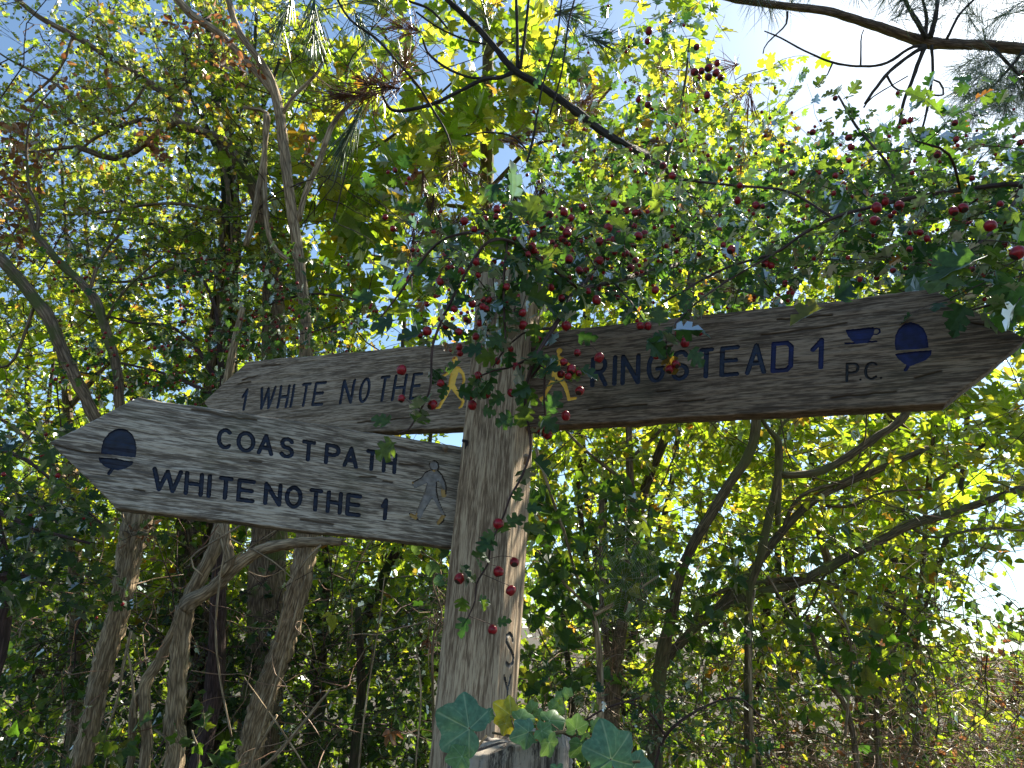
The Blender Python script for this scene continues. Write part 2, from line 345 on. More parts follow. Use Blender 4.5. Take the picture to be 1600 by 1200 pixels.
L.new(b.outputs[0], out.inputs[0]); M['ground'] = m

# ------------------------------------------------------------------ ground
def hgt(x, y):
    r = np.sqrt(x * x + y * y)
    return 0.10 * np.sin(x * .9 + 1) * np.sin(y * .7) * np.clip((r - 2) / 4, 0, 1) + 3.0 * np.clip((r - 11) / 30, 0, 1) ** 1.5 * np.clip(y / 8, 0, 1)
g = Geo()
rr = np.concatenate([np.linspace(0, 14, 60), np.geomspace(15, 1200, 26)]); th = np.linspace(0, 2 * pi, 97)[:-1]
Rg, Tg = np.meshgrid(rr, th, indexing='ij'); X = Rg * np.cos(Tg); Y = Rg * np.sin(Tg); Z = hgt(X, Y)
v = np.stack([X, Y, Z], -1).reshape(-1, 3); nn = 96
i, j = np.meshgrid(np.arange(len(rr) - 1), np.arange(nn), indexing='ij'); j2 = (j + 1) % nn
q = np.stack([i * nn + j, (i + 1) * nn + j, (i + 1) * nn + j2, i * nn + j2], -1).reshape(-1, 4)
g.add(v, q.ravel(), np.full(len(q), 4))
tag(g.obj('ground', M['ground'], bark=False), kind='structure')

# ------------------------------------------------------------------ the fingerpost
def plane_uz(px, py, c, d):
    n = np.array([d[1], -d[0], 0]); r = ray(px, py); t = ((np.array([c[0], c[1], 0]) - CP) @ n) / (r @ n)
    q = CP + r * t
    return (q - np.array([c[0], c[1], 0])) @ d, q[2], t

def arc(cx, cy, rx, ry, a0, a1, n=14):
    return [(cx + rx * cos(radians(a)), cy + ry * sin(radians(a))) for a in np.linspace(a0, a1, n)]
GL = {
    'C': [arc(.52, .5, .52, .5, 48, 312, 18)],
    'O': [arc(.5, .5, .5, .5, 0, 360, 24)],
    'A': [[(0, 0), (.5, 1), (1, 0)], [(.17, .33), (.83, .33)]],
    'S': [arc(.5, .75, .46, .25, 25, 270, 12) + arc(.5, .25, .5, .25, 90, -155, 12)],
    'T': [[(0, 1), (1, 1)], [(.5, 1), (.5, 0)]],
    'P': [[(0, 0), (0, 1), (.55, 1)] + arc(.6, .74, .4, .26, 90, -90, 8) + [(0, .48)]],
    'H': [[(0, 0), (0, 1)], [(1, 0), (1, 1)], [(0, .5), (1, .5)]],
    'W': [[(0, 1), (.22, 0), (.5, .95), (.74, 0), (1, 1)]],
    'I': [[(.5, 0), (.5, 1)]],
    'E': [[(1, 1), (0, 1), (0, 0), (1, 0)], [(0, .52), (.9, .52)]],
    'N': [[(0, 0), (0, 1), (1, 0), (1, 1)]],
    '1': [[(-.12, .66), (.35, .82), (.8, 1), (.8, 0)]],
    'R': [[(0, 0), (0, 1), (.5, 1)] + arc(.55, .75, .4, .25, 90, -90, 8) + [(0, .5)], [(.5, .5), (1, 0)]],
    'G': [arc(.52, .5, .5, .5, 50, 330, 18) + [(1, .45), (.6, .45)]],
    'D': [[(0, 0), (0, 1), (.75, 1), (1, .85), (1, .14), (.78, 0), (0, 0)]],
    'Y': [[(0, 1), (.5, .55)], [(1, 1), (.5, .55), (.35, -.1)]],
    '.': [[(.5, 0), (.5, .02)]],
}
def row(chars, base, top, lean, sw):
    """chars: (char, x0, x1) pixel extents; base/top: two px points each giving the row's lines"""
    f = lambda l, x: l[0][1] + (l[1][1] - l[0][1]) * (x - l[0][0]) / (l[1][0] - l[0][0])
    out = []
    for ch, x0, x1 in chars:
        h = f(base, (x0 + x1) / 2) - f(top, (x0 + x1) / 2)
        sh = lean * h
        a, b = (x0 + sw / 2, x1 - sw / 2 - sh) if sh > 0 else (x0 - sh + sw / 2, x1 - sw / 2)
        segs = []
        for st in GL[ch]:
            pp = []
            for gx, gy in st:
                X = a + gx * (b - a); yb = f(base, X) - sw / 2; yt = f(top, X) + sw / 2
                pp.append((X + gy * sh, yb + gy * (yt - yb)))
            for k in range(len(pp) - 1): segs.append((*pp[k], *pp[k + 1], sw / 2, sw / 2))
        out.append(dict(name='carved_letter', segs=segs, polys=[]))
    return out
def zoomfix(ox, oy, s): return lambda pts: [(ox + x / s, oy + y / s) for x, y in pts]

def to_plane(gl, c, d):
    segs = []
    for (x0, y0, x1, y1, w0, w1) in gl.get('segs', []):
        a = plane_uz(x0, y0, c, d); b = plane_uz(x1, y1, c, d)
        segs.append((a[0], a[1], b[0], b[1], w0 * a[2] / FPX, w1 * b[2] / FPX))
    polys = [np.array([plane_uz(x, y, c, d)[:2] for x, y in pl]) for pl in gl.get('polys', [])]
    return segs, polys
def sdf(segs, polys, X, Y):
    D = np.full(X.shape, 9.0)
    for (x0, y0, x1, y1, w0, w1) in segs:
        dx, dy = x1 - x0, y1 - y0; L2 = dx * dx + dy * dy + 1e-12
        t = np.clip(((X - x0) * dx + (Y - y0) * dy) / L2, 0, 1)
        D = np.minimum(D, np.hypot(X - x0 - t * dx, Y - y0 - t * dy) - (w0 + (w1 - w0) * t))
    for pl in polys:
        ins = np.zeros(X.shape, bool); dd = np.full(X.shape, 9.0)
        for k in range(len(pl)):
            x0, y0 = pl[k]; x1, y1 = pl[(k + 1) % len(pl)]
            dx, dy = x1 - x0, y1 - y0; L2 = dx * dx + dy * dy + 1e-12
            t = np.clip(((X - x0) * dx + (Y - y0) * dy) / L2, 0, 1)
            dd = np.minimum(dd, np.hypot(X - x0 - t * dx, Y - y0 - t * dy))
            cr = ((y0 > Y) != (y1 > Y)) & (X < dx * (Y - y0) / (dy if abs(dy) > 1e-12 else 1e-12) + x0)
            ins ^= cr
        D = np.minimum(D, np.where(ins, -dd, dd) - .0012)
    return D
def vnoise(nx, ny, sx, sy, r):
    """value noise, cells of sx by sy samples"""
    cx, cy = int(nx / sx) + 3, int(ny / sy) + 3
    a = r.normal(0, 1, (cx, cy)); ox, oy = r.random() , r.random()
    x = np.arange(nx) / sx + ox; y = np.arange(ny) / sy + oy
    xi = x.astype(int); yi = y.astype(int); fx = (x - xi); fy = (y - yi)
    fx = (fx * fx * (3 - 2 * fx))[:, None]; fy = (fy * fy * (3 - 2 * fy))[None]
    A = a[np.ix_(xi, yi)]; B = a[np.ix_(xi + 1, yi)]; Cc = a[np.ix_(xi, yi + 1)]; Dd = a[np.ix_(xi + 1, yi + 1)]
    return (A * (1 - fx) + B * fx) * (1 - fy) + (Cc * (1 - fx) + Dd * fx) * fy

def carve(Ug, Zg, glyphs, H, cell, deep=.003):
    """cuts the glyphs into height field H; returns id per vertex-sdf and snapped coordinates"""
    best = np.full(Ug.shape, 9.0); ids = np.full(Ug.shape, -1)
    U2, Z2 = Ug.copy(), Zg.copy()
    for k, (gl, segs, polys) in enumerate(glyphs):
        pts = [(s[0], s[1]) for s in segs] + [(s[2], s[3]) for s in segs] + [tuple(p) for pl in polys for p in pl]
        pts = np.array(pts); mw = max([s[4] for s in segs] + [.003]) + .006
        x0, y0 = pts.min(0) - mw; x1, y1 = pts.max(0) + mw
        msk = (Ug > x0) & (Ug < x1) & (Zg > y0) & (Zg < y1)
        ii = np.where(msk)
        if not len(ii[0]): continue
        X, Y = Ug[ii], Zg[ii]; e = 2e-4
        D = sdf(segs, polys, X, Y)
        wobble = .00025 * np.sin(X * 900 + k) * np.sin(Y * 1100 + 2 * k)
        D = D + wobble
        gx = (sdf(segs, polys, X + e, Y) + wobble - D) / e; gy = (sdf(segs, polys, X, Y + e) + wobble - D) / e
        cl = np.abs(D) < cell * .55
        U2[ii] = np.where(cl, X - D * gx, U2[ii]); Z2[ii] = np.where(cl, Y - D * gy, Z2[ii])
        D = np.where(cl, 0, D)
        b = D < best[ii]
        best[ii] = np.where(b, D, best[ii]); ids[ii] = np.where(b, k, ids[ii])
    dp = np.array([gl.get('deep', deep) for gl, _, _ in glyphs] + [deep])
    t = np.clip(-best / .0011, 0, 1); H = H - dp[ids] * t * t * (3 - 2 * t)
    return best, ids, U2, Z2, H

def split_mesh(name, verts, quads, tint, mat, parent, matrix=None, extra=None, smooth=True):
    used = np.unique(quads); mp = np.full(len(verts), -1); mp[used] = np.arange(len(used))
    g = Geo(); g.add(verts[used], mp[quads].ravel(), np.full(len(quads), 4), tint=tint[used])
    me = g.mesh(name, mat, smooth, bark=False)
    o = bpy.data.objects.new(name, me); C.objects.link(o); o.parent = parent
    if matrix is not None: o.matrix_local = matrix
    return o

def make_board(parent, c, d, top_px, bot_px, ends, thick, glyph_px, mat, seed, label, checks=(), cell=.00085):
    """c: point of the plane, d: its horizontal direction (to the right as seen), outlines given by photo corners"""
    r = np.random.default_rng(seed)
    T = np.array([plane_uz(x, y, c, d)[:2] for x, y in top_px]); B = np.array([plane_uz(x, y, c, d)[:2] for x, y in bot_px])
    u0, u1 = ends
    nu = int((u1 - u0) / cell); us = np.linspace(u0, u1, nu)
    top = np.interp(us, T[:, 0], T[:, 1]); bot = np.interp(us, B[:, 0], B[:, 1])
    if T[0, 0] > u0 + .01 and False: pass
    nv = int((T[:, 1].max() - B[:, 1].min()) / cell)
    top = top + .0008 * vnoise(nu, 2, 60, 2, r)[:, 0] + .0004 * vnoise(nu, 2, 9, 2, r)[:, 0]
    bot = bot + .0008 * vnoise(nu, 2, 60, 2, r)[:, 0] + .0004 * vnoise(nu, 2, 9, 2, r)[:, 0]
    t = np.linspace(0, 1, nv)
    Ug = np.repeat(us[:, None], nv, 1); Zg = bot[:, None] + (top - bot)[:, None] * t[None]
    # weathered grain: long ridges along the board, cracks
    H = .00022 * vnoise(nu, nv, 90, 2.2, r) + .00018 * vnoise(nu, nv, 35, 1.3, r) + .0004 * vnoise(nu, nv, 160, 9, r) + .0006 * vnoise(nu, nv, 120, 60, r)
    cr = vnoise(nu, nv, 110, 3.0, r); cm = vnoise(nu, nv, 140, 30, r)
    H -= .0016 * np.clip((cr - 1.7) * 2, 0, 1) * np.clip(cm + .3, 0, 1)
    kk = np.clip((Zg - bot.min()) / (top.max() - bot.min()) * (nv - 1), 0, nv - 1.001); k0 = kk.astype(int); fr_ = kk - k0; ii_ = np.arange(nu)[:, None]
    H = H[ii_, k0] * (1 - fr_) + H[ii_, k0 + 1] * fr_
    tint = .55 * vnoise(nu, nv, 22, 1.7, r) + .35 * vnoise(nu, nv, 9, 1.2, r) + .4 * vnoise(nu, nv, 60, 4, r)
    tint = tint[ii_, k0] * (1 - fr_) + tint[ii_, k0 + 1] * fr_
    tint = np.clip(tint + H / .004, -2, 2) * .5
    for ck in checks:
        sg, _ = to_plane(dict(segs=[(*ck[i][:2], *ck[i + 1][:2], .35, .35) for i in range(len(ck) - 1)]), c, d)
        Dk = sdf(sg, [], Ug, Zg + .0007 * vnoise(nu, nv, 14, nv, r)); q_ = np.exp(-np.clip(Dk, 0, 1) / .0007); H = H - .0028 * q_ * (Dk < .004); tint = tint - 2.2 * q_ - .5 * np.exp(-np.clip(Dk, 0, 1) / .003)
    gl = []
    for gp in glyph_px:
        segs, polys = to_plane(gp, c, d); gl.append((gp, segs, polys))
    best, ids, U2, Z2, H = carve(Ug, Zg, gl, H, cell)
    de = np.minimum(np.minimum(Zg - bot[:, None], top[:, None] - Zg), np.minimum(Ug - u0, u1 - Ug) + 0.0)
    er = .0035 * (1 + .35 * vnoise(nu, nv, 40, 40, r)); x = np.clip(1 - de / np.maximum(er, .001), 0, 1)
    H = H - er * .8 * (1 - np.sqrt(np.clip(1 - x * x, 0, 1)))
    V = np.stack([U2, -H, Z2], -1).reshape(-1, 3)
    idx = np.arange(nu * nv).reshape(nu, nv)
    quads = np.stack([idx[:-1, :-1], idx[1:, :-1], idx[1:, 1:], idx[:-1, 1:]], -1).reshape(-1, 4)
    fb = best.reshape(-1)[quads].mean(1); fi = ids.reshape(-1)[quads]
    fid = np.where(fb < -1e-6, fi[np.arange(len(fi)), best.reshape(-1)[quads].argmin(1)], -1)
    # sides and back
    loop = np.concatenate([idx[:, 0], idx[-1, 1:], idx[::-1, -1][1:], idx[0, ::-1][1:-1]])
    fv = V[loop]; bk = fv.copy(); bk[:, 1] = thick
    mid = fv.copy(); mid[:, 1] = fv[:, 1] * .5 + thick * .5
    n0 = len(V); n = len(loop); V2 = np.vstack([V, mid, bk]); k = np.arange(n); k2 = (k + 1) % n
    side = np.vstack([np.stack([loop[k2], loop[k], n0 + k, n0 + k2], -1), np.stack([n0 + k2, n0 + k, n0 + n + k, n0 + n + k2], -1)])
    # back sheet as strips between the bottom and the top row
    b0 = n0 + n; lo = b0 + np.arange(nu); hi = b0 + (nu + nv - 2) + np.arange(nu); hi = hi[::-1]
    hi = np.minimum(hi, b0 + n - 1)
    back = np.stack([lo[:-1], hi[:-1], hi[1:], lo[1:]], -1)
    tt = np.concatenate([tint.reshape(-1), np.zeros(2 * n)])
    Mx = Matrix(((d[0], -d[1], 0, c[0]), (d[1], d[0], 0, c[1]), (0, 0, 1, 0), (0, 0, 0, 1)))
    P0 = Matrix.Translation(Vector(parent.location)).inverted()
    bo = split_mesh('sign_arm', V2, np.vstack([quads[fid < 0], side, back]), tt, mat, parent, P0 @ Mx)
    bo['label'] = label
    for k_, (gp, _, _) in enumerate(gl):
        qk = quads[fid == k_]
        if len(qk): split_mesh(gp['name'], V2, qk, tt, gp.get('mat', M['navy']), bo)
    return bo

YAW = radians(21); AR = np.array([.012, 1.12]); W = .10
dL = np.array([-cos(YAW), sin(YAW)]); dR = np.array([sin(YAW), cos(YAW)])
PC = AR + dL * W / 2 + dR * W / 2
post = thing('fingerpost', (PC[0], PC[1], 0), 'weathered oak fingerpost with three lettered pointed arms, hung with red hawthorn berries', 'signpost')

# post shaft: rounded square outline, grain, letters S Y on its narrow right face
def make_post():
    r = np.random.default_rng(5)
    rad = .004; cs = .0014
    per = []; nrmls = []; sco = []     # outline anticlockwise seen from above: front face left->right, right face near->far, back, left
    cor = [AR + dL * W, AR, AR + dR * W, AR + dR * W + dL * W]
    dirs = [-dL, dR, dL, -dR]
    s = 0
    for k in range(4):
        a = cor[k]; dd = dirs[k]; nv_ = np.array([dd[1], -dd[0]])
        n = int((W - 2 * rad) / (cs if k < 2 else .012))
        for t in np.linspace(rad, W - rad, n):
            per.append(a + dd * t); nrmls.append(nv_); sco.append(s + t)
        nx = dirs[(k + 1) % 4]; nn_ = np.array([nx[1], -nx[0]])
        cc = a + dd * (W - rad) - nv_ * rad
        for q in (.25, .5, .75):
            v_ = nrm(nv_ * (1 - q) + nn_ * q); per.append(cc + v_ * rad); nrmls.append(v_); sco.append(s + W - rad + q * rad * 1.5)
        s += W
    per = np.array(per) - PC; nrmls = np.array(nrmls); sco = np.array(sco)
    zs = np.concatenate([np.linspace(-.25, 1.28, 30), np.arange(1.29, 2.275, .0018)])
    ns, nz = len(per), len(zs)
    H = .00028 * vnoise(ns, nz, 1.4, 60, r) + .0002 * vnoise(ns, nz, 1.1, 25, r) + .0006 * vnoise(ns, nz, 6, 120, r) + .001 * vnoise(ns, nz, 40, 150, r)
    cr = vnoise(ns, nz, 1.8, 90, r); cm = vnoise(ns, nz, 20, 100, r)
    H -= .0018 * np.clip((cr - 1.6) * 2, 0, 1) * np.clip(cm + .3, 0, 1)
    Sg = np.repeat(sco[:, None], nz, 1); Zg = np.repeat(zs[None], ns, 0)
    tint = .5 * np.clip(.6 * vnoise(ns, nz, 1.1, 14, r) + .4 * vnoise(ns, nz, 1.0, 6, r) + .4 * vnoise(ns, nz, 3, 40, r) + H / .004, -2, 2)
    # knot low on the front face
    kd = np.hypot((Sg - .055) / .022, (Zg - 1.46) / .018); H += .0012 * np.exp(-kd * kd) ; tint -= .9 * np.exp(-kd * kd * 1.5)
    glp = []
    for ch, pts in (('S', [(798, 993), (802, 998), (796, 990), (791, 998), (792, 1008), (797, 1014), (802, 1022), (802, 1034), (797, 1041), (790, 1039)][2:]),
                    ):
        pl = [(801, 1001), (800, 994), (796, 990), (792, 994), (791.5, 1003), (795, 1011), (799, 1018), (801.5, 1027), (800, 1036), (795.5, 1041), (790.5, 1036)]
        glp.append([(*pl[i], *pl[i + 1], 1.5, 1.5) for i in range(len(pl) - 1)])
    glp.append([(787.5, 1057, 792, 1078, 1.5, 1.5), (797.5, 1056, 792, 1078, 1.3, 1.3), (792, 1078, 790.5, 1101, 1.6, 1.6)])
    gl = []
    for segs in glp:
        out_ = []
        for (x0, y0, x1, y1, w0, w1) in segs:
            a = plane_uz(x0, y0, AR, np.array([*dR, 0])); b = plane_uz(x1, y1, AR, np.array([*dR, 0]))
            out_.append((a[0] + W, a[1], b[0] + W, b[1], .0036, .0036))
        gl.append((dict(name='carved_letter', mat=M['black'], deep=.002), out_, []))
    best, ids, S2, Z2, H = carve(Sg, Zg, gl, H, .0014)
    ds = (S2 - Sg)
    X = per[:, None, 0] + nrmls[:, None, 0] * H; Y = per[:, None, 1] + nrmls[:, None, 1] * H
    tan_ = np.stack([-nrmls[:, 1], nrmls[:, 0]], -1)
    X = X + tan_[:, None, 0] * ds; Y = Y + tan_[:, None, 1] * ds
    # irregular weathered top
    ztop = .006 * vnoise(ns, 2, 12, 2, r)[:, 0]
    Z2 = Z2 + (np.clip((Zg - 2.2) / .08, 0, 1)) * ztop[:, None]
    V = np.stack([X, Y, Z2], -1).reshape(-1, 3); idx = np.arange(ns * nz).reshape(ns, nz)
    k2 = np.roll(idx, -1, axis=0)
    quads = np.stack([idx[:, :-1], k2[:, :-1], k2[:, 1:], idx[:, 1:]], -1).reshape(-1, 4)
    fb = best.reshape(-1)[quads].mean(1); fid = np.where(fb < -1e-6, ids.reshape(-1)[quads][np.arange(len(quads)), best.reshape(-1)[quads].argmin(1)], -1)
    # chamfered top
    rings = []; base = V[idx[:, -1]]
    for sc, dz in ((.86, .007), (.5, .014), (.02, .02)):
        q = base.copy(); q[:, :2] *= sc; q[:, 2] = q[:, 2] * sc + base[:, 2].mean() * (1 - sc) + dz; rings.append(q)
    V2 = np.vstack([V] + rings); prev = idx[:, -1]; extra = []
    for k in range(3):
        cur = len(V) + k * ns + np.arange(ns)
        extra.append(np.stack([prev, np.roll(prev, -1), np.roll(cur, -1), cur], -1)); prev = cur
    tt = np.concatenate([tint.reshape(-1), np.zeros(3 * ns)])
    po = split_mesh('post_shaft', V2, np.vstack([quads[fid < 0]] + extra), tt, M['wood_post'], post)
    for k in range(len(gl)):
        if (fid == k).any(): split_mesh('carved_letter', V2, quads[fid == k], tt, M['black'], po)
make_post()

dB = np.array([.90782, -.41936, 0]); cB = PC
dF = np.array([.94802, .31822, 0]); cF = (AR + dL * W) + np.array([0, .02])
z3 = zoomfix(340, 530, 3.81); z1 = zoomfix(80, 620, 4.706); z2 = zoomfix(400, 640, 4.444); z4 = zoomfix(820, 480, 4); z5 = zoomfix(1200, 440, 4)
def strokes(z, lst, s):
    out = []
    for pts, w in lst:
        q = z(pts)
        ws = w if isinstance(w, (list, tuple)) else [w] * len(pts)
        out += [(*q[i], *q[i + 1], ws[i] / s, ws[i + 1] / s) for i in range(len(q) - 1)]
    return out
# --- silver arm on the left
rowA = row([('C', 338, 365), ('O', 368.6, 400), ('A', 401, 429), ('S', 435.5, 461), ('T', 470, 494), ('P', 506, 533), ('A', 535, 561.5), ('T', 570, 592), ('H', 596, 621)],
           [(351, 702.5), (608, 740)], [(351, 669), (609, 706.5)], .06, 6.4)
rowB = row([('W', 236, 286), ('H', 287, 319), ('I', 321, 333), ('T', 340, 365), ('E', 369, 400), ('N', 411, 441.6), ('O', 444, 474), ('T', 481.5, 505), ('H', 508.5, 536), ('E', 539, 566), ('1', 594, 607.5)],
           [(261, 769.5), (552, 807)], [(261, 732), (552, 771.5)], .06, 6.6)
acL = [dict(name='acorn_symbol', segs=[], polys=[z1([(372, 410), (376, 370), (390, 320), (425, 272), (465, 246), (505, 238), (550, 245), (590, 278), (612, 325), (622, 375), (614, 440)])], mat=M['navy']),
       dict(name='acorn_symbol', segs=strokes(z1, [([(455, 520), (425, 562)], 13)], 4.706), polys=[z1([(355, 450), (420, 453), (480, 458), (540, 472), (598, 478), (588, 498), (540, 522), (490, 533), (440, 526), (395, 505), (365, 478)])], mat=M['navy'])]
wkL = [dict(name='walker_symbol', deep=.0024, mat=M['worngrey'], polys=[z2([(1205, 425), (1180, 440), (1150, 478), (1100, 505), (1088, 520), (1105, 540), (1160, 515), (1195, 495), (1180, 560), (1150, 630), (1125, 690), (1110, 740), (1140, 750), (1160, 700), (1200, 640), (1225, 600), (1250, 650), (1280, 700), (1300, 735), (1312, 730), (1290, 690), (1262, 620), (1250, 560), (1252, 500), (1262, 480), (1290, 520), (1300, 560), (1318, 555), (1312, 510), (1290, 455), (1260, 425)])],
            segs=strokes(z2, [([(1235, 385), (1236, 386)], 32)], 4.444)),
       dict(name='walker_symbol', deep=.003, mat=M['groove'], raw=[([(1262, 425), (1290, 455), (1312, 505), (1320, 545), (1314, 600)], 6.8), ([(1252, 500), (1250, 560), (1262, 625), (1290, 695), (1312, 735)], 6.8), ([(1210, 422), (1180, 437), (1150, 478), (1092, 506)], 6.0),
            ([(1102, 540), (1160, 517), (1195, 497), (1190, 520)], 5.1), ([(1190, 520), (1178, 565), (1150, 632), (1122, 700), (1105, 745)], 5.1), ([(1165, 700), (1200, 642), (1228, 598)], 4.2), ([(1065, 722), (1075, 745), (1105, 750), (1128, 765)], 5.1), ([(1305, 740), (1300, 775), (1270, 798), (1258, 780)], 6.0), ([(1205, 375), (1215, 405), (1228, 420)], 6.8), ([(1236, 354), (1262, 368), (1268, 395), (1262, 425)], 6.0)]),
       dict(name='walker_symbol', deep=.003, mat=M['groove'], raw=[([(1225, 372), (1250, 380)], 13), ([(1240, 395), (1246, 400)], 12)]),
       dict(name='walker_symbol', deep=.0026, mat=M['ochre'], raw=[([(1235, 425), (1262, 455)], 13), ([(1302, 565), (1304, 592)], 19), ([(1302, 738), (1268, 788)], 14), ([(1160, 650), (1118, 735)], 14), ([(1075, 732), (1108, 752)], 12), ([(1090, 508), (1108, 514)], 9)])]
def one_by_one(gl):
    return [dict(gl, segs=strokes(z2, [st], 4.444)) for st in gl['raw']]
wkL = [wkL[0]] + one_by_one(wkL[1]) + one_by_one(wkL[2]) + one_by_one(wkL[3])
make_board(post, cF, dF, [(78, 690), (216, 620), (732, 699)], [(78, 691.5), (180, 794), (719, 857)],
           (plane_uz(78, 690, cF, dF)[0], plane_uz(727, 760, cF, dF)[0]), .032, rowA + rowB + acL + wkL, M['wood_left'], 21,
           'silver-grey arm reading COAST PATH WHITE NOTHE 1 with a blue acorn',
           [[(563, 745), (587, 747)], [(599, 752), (613, 754)], [(391, 720), (408, 723)], [(625, 724), (661, 729)], [(609, 696), (632, 701), (650, 706)], [(86, 696), (130, 706), (165, 709)], [(470, 812), (520, 820)], [(210, 765), (225, 768)], [(300, 640), (360, 652), (400, 657)]])
# --- brown arm behind it
rowC = row([('1', 374, 390), ('W', 401, 433), ('H', 431, 455), ('I', 450, 464), ('T', 466, 488), ('E', 486, 511.5), ('N', 529, 556.5), ('O', 557.5, 582), ('T', 588, 611), ('H', 610, 638), ('E', 638, 662)],
           [(383, 642), (650, 624.5)], [(383, 606), (650, 581.5)], .15, 5.4)
wkM = [dict(name='walker_symbol', mat=M['yellow'], deep=.002, segs=strokes(z3, [([(1412, 120), (1413, 122)], 19), ([(1413, 135), (1412, 160)], 9), ([(1415, 185), (1400, 235), (1392, 275)], [27, 24, 22]),
        ([(1400, 180), (1350, 215), (1320, 232), (1285, 245)], [15, 9, 8, 9]), ([(1432, 175), (1460, 205), (1468, 240), (1462, 262)], [14, 10, 9, 8]),
        ([(1385, 275), (1360, 330), (1330, 385), (1318, 405)], [18, 13, 10, 9]), ([(1322, 404), (1302, 410)], [9, 6]), ([(1400, 280), (1435, 335), (1462, 368), (1450, 400)], [17, 11, 9, 9]), ([(1452, 398), (1438, 408)], [8, 6])], 3.81))]
make_board(post, cB, dB, [(318, 628), (387, 564), (734, 533), (760, 530.5)], [(318, 629.5), (368, 690), (571, 676), (720, 668), (760, 666)],
           (plane_uz(318, 628, cB, dB)[0], -.045), .03, rowC + wkM, M['wood_mid'], 33,
           'brown arm reading 1 WHITE NOTHE with a yellow walker, passing behind the silver one',
           [[(379, 594), (402, 587)], [(409, 572), (437, 569)], [(372, 600), (392, 596)], [(560, 660), (640, 652)]])
# --- dark arm on the right
rowD = row([('R', 922, 951), ('I', 956, 965.5), ('N', 969, 1001.5), ('G', 1009, 1041), ('S', 1048, 1078), ('T', 1091, 1116), ('E', 1124, 1156.5), ('A', 1164, 1198.5), ('D', 1204, 1240.5), ('1', 1267, 1290.5)],
           [(936, 605), (1285, 577.5)], [(936, 557), (1285, 527)], .03, 7.4)
for g_, ch in zip(rowD, 'RINGSTEAD1'): g_['mat'] = M['navy'] if ch in 'RINGSTEA' else M['blue']
rowE = row([('P', 1321, 1343), ('C', 1350, 1373.5)], [(1330, 597), (1370, 593.5)], [(1330, 566.5), (1370, 564.5)], .02, 4.2)
rowF = row([('.', 1342, 1347), ('.', 1374, 1379)], [(1344, 595), (1376, 592.5)], [(1344, 590), (1376, 588)], 0, 3.6)
for g_ in rowE + rowF: g_['mat'] = M['black']
cup = dict(name='cup_symbol', mat=M['blue'], polys=[z5([(490, 305), (560, 300), (655, 290), (660, 305), (652, 335), (632, 365), (610, 380), (555, 385), (525, 365), (505, 340)])],
           segs=strokes(z5, [([(484, 387), (540, 386), (678, 374)], 6), ([(655, 296), (680, 293), (697, 300), (698, 318), (684, 330), (655, 332)], 5)], 4))
acR = [dict(name='acorn_symbol', mat=M['blue'], segs=[], polys=[z5([(803, 425), (797, 385), (802, 335), (825, 292), (860, 265), (895, 258), (935, 270), (968, 298), (988, 340), (998, 408), (930, 418)])]),
       dict(name='acorn_symbol', mat=M['blue'], segs=strokes(z5, [([(880, 520), (858, 552)], 10)], 4), polys=[z5([(800, 455), (850, 448), (930, 438), (1018, 432), (1012, 458), (985, 485), (930, 508), (885, 525), (850, 508), (818, 480)])])]
wkR = [dict(name='walker_symbol', mat=M['yellow'], deep=.002, segs=strokes(z4, [([(216, 272), (217, 273)], 19), ([(212, 290), (208, 310)], 8), ([(205, 330), (200, 380), (190, 425)], [30, 26, 24]),
        ([(180, 325), (145, 350), (130, 385), (140, 415), (160, 410)], [15, 11, 9, 8, 7]), ([(232, 325), (262, 350), (285, 365), (300, 372)], [14, 10, 9, 9]),
        ([(188, 435), (160, 485), (130, 540), (118, 560)], [18, 14, 10, 9]), ([(118, 562), (100, 570), (122, 598)], [9, 11, 8]), ([(215, 440), (252, 490), (268, 540), (276, 575)], [18, 14, 11, 10]), ([(276, 576), (318, 569)], [11, 9])], 4))]
make_board(post, cB, dB, [(838, 519.5), (905, 512), (1200, 481), (1292, 470), (1455, 451), (1603, 528)], [(838, 667.5), (865, 665), (1160, 647), (1477, 631), (1603, 529.5)],
           (.045, plane_uz(1603, 528, cB, dB)[0]), .03, rowD + rowE + rowF + [cup] + acR + wkR, M['wood_right'], 45,
           'dark brown arm reading RINGSTEAD 1, P.C. with blue cup and acorn',
           [[(1190, 523), (1250, 517), (1322, 506)], [(1010, 545), (1050, 541)], [(1060, 628), (1100, 624)], [(1025, 612), (1048, 610)], [(1300, 622), (1400, 612)], [(1430, 590), (1470, 580)], [(1215, 500), (1300, 492)], [(920, 640), (1010, 632)], [(1500, 500), (1560, 515)]])

def ball(center, r, nu=10, nv=7, sq=(1, 1, 1), dent=0):
    vs = []
    for i in range(nv + 1):
        a = pi * i / nv
        for j in range(nu):
            b = 2 * pi * j / nu; k = 1 - dent * math.exp(-((pi - a) / .45) ** 2)
            vs.append((sin(a) * cos(b) * sq[0] * r, sin(a) * sin(b) * sq[1] * r, cos(a) * sq[2] * r * k))
    q = []
    for i in range(nv):
        for j in range(nu): q += [i * nu + j, (i + 1) * nu + j, (i + 1) * nu + (j + 1) % nu, i * nu + (j + 1) % nu]
    return np.array(vs) + np.asarray(center), q, [4] * (nu * nv)
for (x, y, d, r) in ((696, 700, 1.195, .0055), (822, 713, 1.145, .005)):
    g = Geo(); p = P(x, y, d); g.add(*ball(p, r, 12, 8, (1, 1, .8)))
    tube(g, np.array([[*(p + [0, .0, -.001]), .003], [*(p + [0, .03, -.004]), .003]]), 8)
    g.obj('bolt', M['rust'], post)

